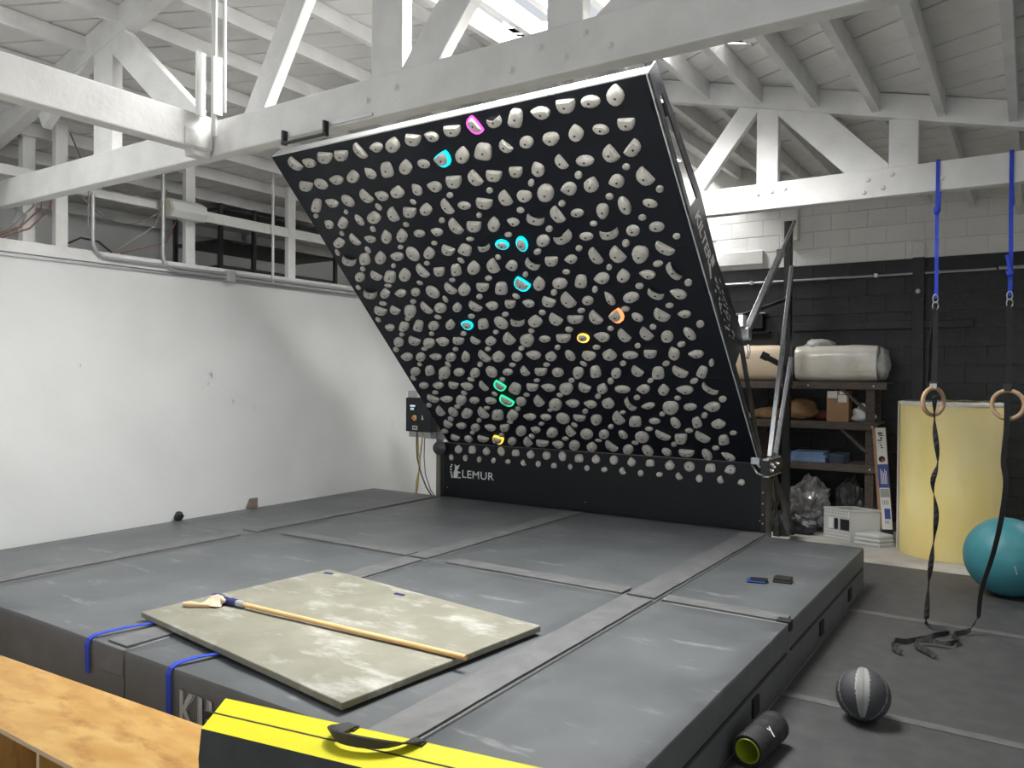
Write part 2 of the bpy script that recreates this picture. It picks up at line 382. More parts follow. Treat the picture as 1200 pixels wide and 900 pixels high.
# ------------------------------------------------------------ roof
XR, ZR, SL = -3.9, 4.60, 0.255
def rz(x): return ZR - SL * abs(x - XR)
HOLES = [(-3.60, -1.66, 3.3, 5.35), (-4.30, -3.70, 8.4, 9.6), (-6.6, -4.6, 0.3, 2.3), (0.95, 2.85, 4.2, 6.2), (0.85, 1.85, 8.9, 9.7)]  # first is the mid skylight; the rest are openings added for the fills
RX0, RX1, RY0, RY1 = -8.5, 3.7, -1.6, 9.9
def clip(poly, ax, lim, keep_less):
    out = []
    for i in range(len(poly)):
        a = poly[i]; b = poly[(i + 1) % len(poly)]
        da = (lim - a[ax]) if keep_less else (a[ax] - lim); db = (lim - b[ax]) if keep_less else (b[ax] - lim)
        if da >= 0: out.append(a)
        if (da > 0 and db < 0) or (da < 0 and db > 0):
            t_ = da / (da - db); out.append((a[0] + (b[0] - a[0]) * t_, a[1] + (b[1] - a[1]) * t_))
    return out
def rectclip(p, x0, x1, y0, y1):
    for ax, l, k in ((0, x0, False), (0, x1, True), (1, y0, False), (1, y1, True)):
        if len(p) < 3: return []
        p = clip(p, ax, l, k)
    return p if len(p) >= 3 else []
def minus(polys, h):
    res = []
    for p in polys:
        for r in ((-99, h[0], -99, 99), (h[1], 99, -99, 99), (h[0], h[1], -99, h[2]), (h[0], h[1], h[3], 99)):
            q = rectclip(p, *r)
            if q: res.append(q)
    return res
ceil_ = MB()
deck = [[(RX0, RY0), (XR, RY0), (XR, RY1), (RX0, RY1)], [(XR, RY0), (RX1, RY0), (RX1, RY1), (XR, RY1)]]
for h in HOLES: deck = minus(deck, h)
for p in deck: ceil_.prism([(x, y, rz(x) + 0.024) for x, y in p], (0, 0, 0.04))
ceiling = struct(ceil_.build('ceiling', mat('dark_roof_felt', (0.05, 0.05, 0.05), 0.9)))
PW = 0.192
def planks(x0, x1, ang, gap):
    d = (cos(ang), sin(ang)); n_ = (-d[1], d[0])
    cs = [x * n_[0] + y * n_[1] for x in (x0, x1) for y in (RY0, RY1)]
    k0 = math.floor(min(cs) / PW); k1 = math.ceil(max(cs) / PW)
    for k in range(k0, k1):
        a = k * PW + gap; b = (k + 1) * PW - gap
        quad = [(n_[0] * a - d[0] * 40, n_[1] * a - d[1] * 40), (n_[0] * a + d[0] * 40, n_[1] * a + d[1] * 40),
                (n_[0] * b + d[0] * 40, n_[1] * b + d[1] * 40), (n_[0] * b - d[0] * 40, n_[1] * b - d[1] * 40)]
        p = rectclip(quad, x0, x1, RY0, RY1)
        if not p: continue
        ps = [p]
        for h in HOLES: ps = minus(ps, h)
        dz = random.uniform(-0.003, 0.003)
        mb = MB()
        for q in ps:
            area_ = abs(sum(q[i][0] * q[(i + 1) % len(q)][1] - q[(i + 1) % len(q)][0] * q[i][1] for i in range(len(q)))) / 2
            if area_ > 0.004: mb.prism([(x, y, rz(x) + dz) for x, y in q], (0, 0, 0.02))
        if mb.v: mb.build('roof_plank', PLANK, ceiling)
planks(RX0, XR, radians(45), 0.008)
planks(XR, RX1, radians(-47), 0.005)
TY0, TY1 = 3.0, 3.1      # near truss
RT0, RT1 = 6.3, 6.4      # far truss
pur = []
x = -8.25
while x < 2.6:
    for ya, yb in ((RY0, TY0), (TY1, RT0), (RT1, RY1)):
        pd_ = 0.15 if x > XR else 0.115
        MB().box(x - 0.026, x + 0.026, ya, yb, rz(x) - pd_, rz(x) - 0.003).build('purlin', WHITE, ceiling)
    x += 0.428
for h in HOLES:  # curbs around the skylight and around the added openings
    for (xa, xb, ya, yb) in ((h[0] - 0.05, h[1] + 0.05, h[2] - 0.05, h[2]), (h[0] - 0.05, h[1] + 0.05, h[3], h[3] + 0.05)):
        MB().hexa([(xa, ya, rz(xa) - 0.01), (xb, ya, rz(xb) - 0.01), (xb, yb, rz(xb) - 0.01), (xa, yb, rz(xa) - 0.01)],
                  [(xa, ya, rz(xa) + 0.12), (xb, ya, rz(xb) + 0.12), (xb, yb, rz(xb) + 0.12), (xa, yb, rz(xa) + 0.12)]).build('roof_opening_curb', WHITE, ceiling)

# ------------------------------------------------------------ roof trusses
def bolt(p, n_, parent, r=0.014):
    p = Vector(p); n_ = Vector(n_)
    MB().lathe([(r * 1.4, 0), (r * 1.4, 0.004), (r, 0.006), (r * 0.8, 0.014)], p, n_, 8).build('bolt', WHITE, parent)
def truss(y0, y1, xa, xb, members, bolts, label):
    yc = (y0 + y1) / 2; w = y1 - y0
    t = thing('roof_truss', label, 'truss', ((xa + xb) / 2, yc, 3.07))
    MB().box(xa, xb, y0, y1, 3.075, 3.285).build('bottom_chord', WHITE, t, bevel=0.008)
    mb = MB()
    cuts = sorted(set([xa, min(max(XR, xa), xb), xb]))
    for a, b in zip(cuts, cuts[1:]):
        if b - a < 0.01: continue
        ch = MB().prism([(a, y0, rz(a) - 0.185), (b, y0, rz(b) - 0.185), (b, y0, rz(b) - 0.004), (a, y0, rz(a) - 0.004)], (0, w, 0))
        ch.build('top_chord', WHITE, t, bevel=0.006)
    for kind, x0, x1, z0, z1, wd in members:
        yy0, yy1 = y0 + 0.012, y1 - 0.012
        mb = MB()
        if kind == 'post': mb.box(x0 - wd / 2, x0 + wd / 2, yy0, yy1, z0, z1)
        else:
            d = Vector((x1 - x0, 0, z1 - z0)).normalized(); a = Vector((-d.z, 0, d.x)) * wd / 2
            yy0 += 0.004; yy1 -= 0.004
            A = Vector((x0, yy0, z0)) - d * 0.09; B = Vector((x1, yy0, z1)) + d * 0.09
            mb.prism([A + a, B + a, B - a, A - a], (0, yy1 - yy0, 0))
        mb.build('web_post' if kind == 'post' else 'web_brace', WHITE, t, bevel=0.005)
    for bx, bz in bolts: bolt((bx, y0, bz), (0, -1, 0), t)
    return t
zt = lambda x: rz(x) - 0.17
near_m = [('post', -2.78, 0, 3.27, zt(-2.78), 0.21), ('post', -1.73, 0, 3.27, zt(-1.73), 0.18),
          ('br', -3.84, -3.36, 3.27, 4.02, 0.155), ('br', -2.58, -2.10, 3.27, 3.86, 0.19),
          ('post', -5.45, 0, 3.27, zt(-5.45), 0.24), ('br', -4.50, -5.30, 3.38, 4.05, 0.20), ('br', -5.58, -6.25, 4.08, 3.70, 0.12), ('br', -1.45, -0.9, 3.27, 3.68, 0.19), ('post', -0.4, 0, 3.27, zt(-.4), 0.18)]
truss(TY0, TY1, -8.4, 3.6, near_m, [(-1.85, 3.21), (-1.62, 3.22), (-1.72, 3.14), (-1.50, 3.14), (-2.0, 3.14), (-0.95, 3.2), (-2.9, 3.17), (-2.7, 3.2)],
      'near white roof truss passing in front of the top of the climbing wall')
k = 6.3 / 6.5
far_m = [('post', -1.765, 0, 3.27, zt(-1.765), 0.168), ('br', -2.42, -1.94, 3.25, 3.87, 0.155), ('br', -1.57, -0.99, 3.86, 3.25, 0.24),
         ('post', -0.79, 0, 3.27, zt(-0.79), 0.195), ('post', 0.35, 0, 3.27, zt(0.35), 0.18), ('br', -3.0, -3.7, 3.25, 4.3, 0.18)]
truss(RT0, RT1, -5.5, 3.6, far_m, [(-1.83, 3.20), (-1.72, 3.21), (-1.62, 3.22), (-1.02, 3.21), (-0.86, 3.23), (-0.92, 3.14), (-1.05, 3.12), (-0.54, 3.16)],
      'far white roof truss that the blue ring slings hang from')

t = thing('tie_beam', 'white lengthwise timber beam ending against the near truss, above the low wall', 'beam', (-4.2, 0.8, 3.08))
MB().box(-4.28, -4.18, -1.5, 2.985, 3.09, 3.30).build('beam_timber', WHITE, t, bevel=0.008)
MB().box(-4.285, -4.175, 2.80, 2.988, 3.10, 3.20).build('end_strap', WHITE, t, bevel=0.004)
MB().box(-4.27, -4.19, 2.86, 2.985, 3.05, 3.16).build('end_block', WHITE, t, bevel=0.005)

# white pipes and boards rising at the end of the lengthwise truss
t = thing('riser_pipe', 'pair of slim white pipes with boards rising past the truss junction', 'pipe', (-4.1, 2.9, 3.2))
for px_, pr in ((-4.095, 0.010), (-4.07, 0.010), (-3.985, 0.011)):
    MB().tube([(px_, 2.93, 3.16 if px_ < -4.0 else 3.28), (px_, 2.93, 4.35)], pr, 8).build('pipe_run', PIPE_W, t, smooth=True, ang=40)
MB().box(-4.165, -4.15, 2.86, 2.92, 3.28, 3.66).build('mount_board', PIPE_W, t)
MB().box(-4.06, -4.045, 2.90, 2.96, 3.28, 3.62).build('mount_board', PIPE_W, t)

# small black bracket clamped under the near truss
t = thing('beam_clamp', 'small black bar bracket bolted under the near white truss', 'bracket', (-3.35, 2.98, 3.05))
MB().box(-3.53, -3.17, 2.965, 2.985, 3.03, 3.045).build('clamp_bar', STEEL_BK, t, bevel=0.003)
for x_ in (-3.52, -3.19):
    MB().box(x_ - 0.007, x_ + 0.007, 2.965, 2.998, 3.03, 3.11).build('clamp_arm', STEEL_BK, t)
MB().box(-3.17, -2.86, 2.992, 2.999, 3.085, 3.10).build('clamp_strip', PIPE, t)

# ------------------------------------------------------------ stud railing and loft items above the low wall
t = thing('stud_railing', 'white timber stud rail standing on the ledge of the low wall', 'railing', (-6.8, 4.5, 2.79))
for y_, z1 in ((2.05, 3.9), (3.39, 3.90), (4.59, 3.78), (5.83, 3.78), (7.1, 3.78)):
    MB().box(-6.81, -6.75, y_ - 0.05, y_ + 0.05, 2.79, z1).build('stud', WHITE, t, bevel=0.004)
MB().box(-6.74, -6.70, 0.0, 4.2, 3.82, 3.87).build('top_rail', WHITE, t, bevel=0.003)
MB().box(-6.80, -6.745, -1.0, 3.33, 3.30, 3.38).build('mid_rail', WHITE, t, bevel=0.003)
MB().box(-6.80, -6.755, 3.46, 4.24, 3.26, 3.33).build('mid_rail', WHITE, t, bevel=0.003)
MB().box(-6.80, -6.755, 4.66, 7.6, 3.23, 3.33).build('mid_rail', WHITE, t, bevel=0.003)
MB().box(-7.06, -6.98, 3.19, 3.29, 2.79, 3.9).build('back_stud', WHITE, t, bevel=0.003)
t = thing('black_rack', 'black steel shelving rack on the loft behind the stud rail', 'shelving', (-7.4, 5.9, 2.78))
for z_ in (2.90, 3.18, 3.52):
    MB().box(-8.0, -7.2, 5.25, 6.9, z_ - 0.03, z_).build('rack_shelf', STEEL_BK, t, bevel=0.003)
for x_, y_ in ((-7.2, 5.25), (-7.2, 6.9), (-8.0, 5.25), (-8.0, 6.9), (-7.2, 5.68)):
    MB().box(x_ - 0.02, x_ + 0.02, y_ - 0.02, y_ + 0.02, 2.78, 3.55).build('rack_post', STEEL_BK, t)
t = thing('duct_box', 'white sheet metal box with a rounded end fixed to the stud rail', 'duct', (-6.72, 4.48, 3.19))
prof = [(-6.80, 3.20), (-6.62, 3.19), (-6.57, 3.25), (-6.60, 3.33), (-6.68, 3.37), (-6.80, 3.37)]
MB().prism([(a, 4.30, b) for a, b in prof], (0, 0.36, 0)).build('duct_body', LABELW, t, bevel=0.006)
MB().prism([(a * 1.0, 4.285, b) for a, b in [(-6.79, 3.21), (-6.63, 3.20), (-6.585, 3.255), (-6.61, 3.32), (-6.68, 3.36), (-6.79, 3.36)]], (0, 0.014, 0)).build('duct_end', mat('beige_end_cap', (0.55, 0.50, 0.42), 0.6), t)

def bend(p0, p1, p2, r, n_=6):
    p0, p1, p2 = Vector(p0), Vector(p1), Vector(p2); a = (p0 - p1).normalized() * r; b = (p2 - p1).normalized() * r
    return [p1 + a * (1 - i / n_) ** 2 + b * (i / n_) ** 2 for i in range(n_ + 1)]
def conduit(y, ztop, zrun, yend, lab, box=None):
    t = thing('conduit', lab, 'pipe', (-6.71, y, zrun), None)
    pts = [(-6.70, y, ztop)] + bend((-6.70, y, ztop), (-6.70, y, zrun), (-6.70, yend, zrun), 0.16) + [(-6.70, yend, zrun)]
    MB().tube(pts, 0.017, 8).build('pipe_run', PIPE, t, smooth=True, ang=50)
    if box: MB().box(-6.745, -6.66, box, box + 0.1, zrun - 0.04, zrun + 0.07).build('junction_box', PIPE, t, bevel=0.004)
conduit(3.62, 3.28, 2.735, 6.9, 'grey conduit bending down onto the ledge, nearer of two')
conduit(4.27, 3.58, 2.70, 7.2, 'grey conduit bending down by the duct box, with a junction box', 4.94)
o = MB().tube([(-6.70, 5.53, 4.0), (-6.70, 5.53, 2.76), (-6.70, 5.53, 2.69)], 0.014, 8).build('conduit', PIPE_W, smooth=True, ang=50)
tag(o, 'thin upright white pipe beside the upper corner of the climbing wall', 'pipe')

def sag(p0, p1, dz, n_=10):
    p0 = Vector(p0); p1 = Vector(p1)
    return [p0.lerp(p1, i / n_) - Vector((0, 0, 4 * dz * (i / n_) * (1 - i / n_))) for i in range(n_ + 1)]
def cable(pts, r, m_, lab):
    o = MB().tube(pts, r, 6).build('cable', m_, smooth=True); tag(o, lab, 'cable'); return o
cable(sag((-6.72, 3.52, 3.24), (-6.72, 4.26, 3.24), 0.17), 0.006, CABLE_T, 'grey brown cable sagging in a loop below the stud rail')
cable([(-6.74, 3.45, 3.75), (-6.72, 3.6, 3.40), (-6.70, 3.58, 3.0), (-6.70, 3.63, 2.80)], 0.006, CABLE_T, 'grey brown cable hanging down to the nearer conduit')
cable([(-6.72, 4.32, 3.45), (-6.70, 4.2, 3.1), (-6.72, 3.95, 2.9), (-6.76, 3.85, 2.81), (-6.76, 3.7, 2.805)], 0.006, CABLE_T, 'grey brown cable dropping from the duct box to the ledge')
cable([(-6.72, 4.45, 3.25), (-6.70, 4.3, 2.95), (-6.72, 4.05, 2.86), (-6.76, 3.9, 2.805)], 0.006, CABLE_R, 'reddish cable dropping from the duct box to the ledge')
cable([(-6.76, 3.45, 2.83), (-6.76, 3.55, 2.89), (-6.76, 3.7, 2.88), (-6.76, 3.82, 2.80)], 0.009, STEEL_BK, 'black cable loop lying on the ledge')
for i, (dy, rr) in enumerate(((0.0, CABLE_R), (0.07, CABLE_R), (-0.06, CABLE_T))):
    cable([(-6.78, 3.26 + dy, 3.3), (-6.74, 3.22 + dy, 3.08), (-6.74, 3.06 + dy, 2.9), (-6.76, 2.9 + dy * 0.5, 2.80), (-6.76, 2.6, 2.80)], 0.007, rr,
          ['reddish cable hanging below the truss end, middle of three', 'reddish cable hanging below the truss end, farthest of three', 'grey brown cable hanging below the truss end beside the can'][i])
t = thing('speaker_can', 'small grey cylinder speaker hanging under the far end of the near truss', 'speaker', (-6.9, 3.05, 3.0))  # speaker can on red wires, gives no light
MB().tube([(-6.86, 3.13, 3.04), (-6.9, 3.10, 2.93)], 0.04, 14).build('can_body', GREY_PL, t, smooth=True, ang=50)
MB().tube([(-6.86, 3.13, 3.04), (-6.85, 3.08, 3.08)], 0.012, 8).build('can_stem', GREY_PL, t)
# ------------------------------------------------------------ climbing wall
P0 = Vector((-3.85, 7.184, 0.965))
V = Vector((0, 4.62 - 7.184, 3.672 - 0.965)); BLEN = V.length; V.normalize()
BACK = Vector((0, -V.z, V.y)) * -1      # away from the climber
BACK = Vector((0, V.z, -V.y))
OUT = -BACK
U = Vector((1, 0, 0))
board = thing('climbing_wall', 'steep black training board covered in grey holds, over the grey mats', 'climbing wall', (-3.85, 7.25, 0.0))
def bp(u, s, d=0.0): return P0 + U * u + V * s + BACK * d
def slab(name, u0, u1, s0, s1, d0, d1, m_, bev=0.0):
    return MB().hexa([bp(u0, s0, d0), bp(u1, s0, d0), bp(u1, s1, d0), bp(u0, s1, d0)],
                     [bp(u0, s0, d1), bp(u1, s0, d1), bp(u1, s1, d1), bp(u0, s1, d1)]).build(name, m_, board, bevel=bev)
UL, UR = -1.765, 1.79
for s0, s1 in ((0.0, 1.064), (1.067, 2.39), (2.393, BLEN - 0.012)):
    slab('board_panel', UL, UR, s0, s1, 0.0, 0.02, BOARD)
slab('top_trim', UL, UR + 0.02, BLEN - 0.012, BLEN + 0.0, -0.004, 0.085, TRIMW)
slab('edge_trim', UR, UR + 0.008, 0.02, BLEN, -0.003, 0.03, TRIMW)
slab('side_rail', UL - 0.012, UL, 0.02, BLEN, -0.003, 0.10, STEEL_BK)
for u in (-1.2, -0.6, 0.0, 0.6, 1.2): slab('back_rib', u - 0.04, u + 0.04, 0.05, BLEN - 0.05, 0.02, 0.14, STEEL_BK)
for s in (0.4, 1.9, 3.4): slab('cross_bar', UL, UR, s - 0.05, s + 0.05, 0.14, 0.2, STEEL_BK)
# pierced side plate
sp = MB()
def plate(poly):
    sp.prism([bp(UR + 0.012, s, d) for s, d in poly], (0.012, 0, 0))
plate([(3.73, 0.0), (3.73, 0.15), (3.53, 0.172), (3.53, 0.0)])
plate([(3.53, 0.0), (3.53, 0.055), (2.69, 0.05), (2.62, 0.0)])
plate([(3.53, 0.11), (3.53, 0.172), (2.67, 0.29), (2.67, 0.20)])
plate([(2.69, 0.05), (2.67, 0.20), (2.67, 0.29), (2.07, 0.26), (2.07, 0.0), (2.62, 0.0)])
plate([(2.07, 0.0), (2.07, 0.26), (1.29, 0.365), (1.16, 0.33), (1.16, 0.0)])
plate([(1.16, 0.0), (1.16, 0.06), (0.25, 0.04), (0.03, 0.04), (0.03, 0.0)])
plate([(1.16, 0.24), (1.16, 0.33), (0.05, 0.085), (0.03, 0.04), (0.25, 0.042)])
so = sp.build('side_plate', SIDE, board)
for s in (0.3, 1.15, 2.0, 2.7, 3.5):
    slab('plate_spacer', UR - 0.03, UR + 0.012, s - 0.04, s + 0.04, 0.0, 0.045, STEEL_BK)
text('plate_lettering', 'KILTER', bp(UR + 0.0245, 2.60, 0.075), -V, BACK, 0.10, PRINT, so, 0.001, offset=0.03, sx=0.98)
mb = MB()
mb.prism([bp(UR + 0.0245, s, d) for s, d in ((2.165, 0.13), (2.10, 0.13), (2.10, 0.205), (2.165, 0.215))], (0.001, 0, 0)); mb.build('plate_logo', PRINT, so)
mb = MB(); mb.prism([bp(UR + 0.0245, s, d) for s, d in ((2.175, 0.085), (2.145, 0.115), (2.05, 0.06), (2.06, 0.035))], (0.001, 0, 0)); mb.build('plate_logo', PRINT, so)
mb = MB()
random.seed(3)
for i in range(60):
    s = random.uniform(1.36, 2.0); d = random.uniform(0.06, 0.21)
    c0 = bp(UR + 0.0250, s, d); mb.beam(c0 - V * 0.014 + BACK * 0.004, c0 + V * 0.014 - BACK * 0.004, 0.009, 0.001, (1, 0, 0))
mb.build('pierced_holes', PRINT, so)['kind'] = 'stuff'

# kick board
KY = 7.184
MB().box(-5.69, -2.03, KY, KY + 0.02, 0.34, 0.955).build('kick_panel', KICK, board)
MB().box(-5.69, -2.03, KY - 0.003, KY + 0.02, 0.955, 0.963).build('kick_rail', mat('dull_edge', (0.03, 0.03, 0.033), 0.4), board)
MB().box(-5.69, -2.03, KY, KY + 0.02, 0.0, 0.338).build('kick_panel', KICK, board)
kp = MB().box(-2.03, -1.985, KY - 0.008, KY + 0.20, 0.0, 0.96).build('kick_side_post', STEEL_BK, board, bevel=0.003)
for z in (0.42, 0.50, 0.60, 0.70): MB().lathe([(0.007, 0), (0.007, 0.004)], (-2.012, KY - 0.008, z), (0, -1, 0), 8).build('screw', ALU, kp)
MB().box(-5.74, -5.69, KY, KY + 0.20, 0.0, 0.96).build('kick_side_post', STEEL_BK, board, bevel=0.003)
kx = text('kick_lettering', 'LEMUR', (-5.435, KY - 0.001, 0.572), (1, 0, 0), (0, 0, 1), 0.086, PRINT, board, 0.0005, offset=0.004, sx=1.12, spacing=1.06)
# the lemur emblem beside the lettering: ringed tail, hunched body, eared head
em = MB()
def epoly(pts, k=0):
    em.prism([(-5.60 + a * 0.001, KY - 0.0015, 0.555 + b * 0.001) for a, b in pts], (0, 0.001, 0), k)
for q in ([(0, 62), (26, 52), (30, 68), (4, 80)], [(-4, 92), (22, 86), (24, 102), (0, 110)], [(-4, 122), (20, 118), (22, 134), (4, 142)], [(6, 150), (24, 140), (38, 150), (22, 164)],
          [(6, 34), (30, 24), (38, 40), (12, 50)], [(14, 4), (40, 4), (42, 18), (20, 24)]): epoly(q)
epoly([(52, 4), (100, 4), (112, 30), (116, 66), (104, 96), (84, 108), (62, 96), (50, 60)])
epoly([(112, 4), (150, 6), (150, 16), (126, 20)])
epoly([(106, 62), (150, 66), (150, 76), (108, 86)])
epoly([(70, 104), (104, 100), (126, 122), (124, 142), (92, 150), (68, 134)])
epoly([(66, 138), (84, 148), (62, 164)]); epoly([(112, 146), (128, 138), (140, 164)])
em.build('kick_emblem', PRINT, board)
for u in (-5.66, -3.85, -2.06): MB().lathe([(0.006, 0), (0.006, 0.003)], (u + 0.02, KY, 0.44), (0, -1, 0), 8).build('screw', ALU, board)

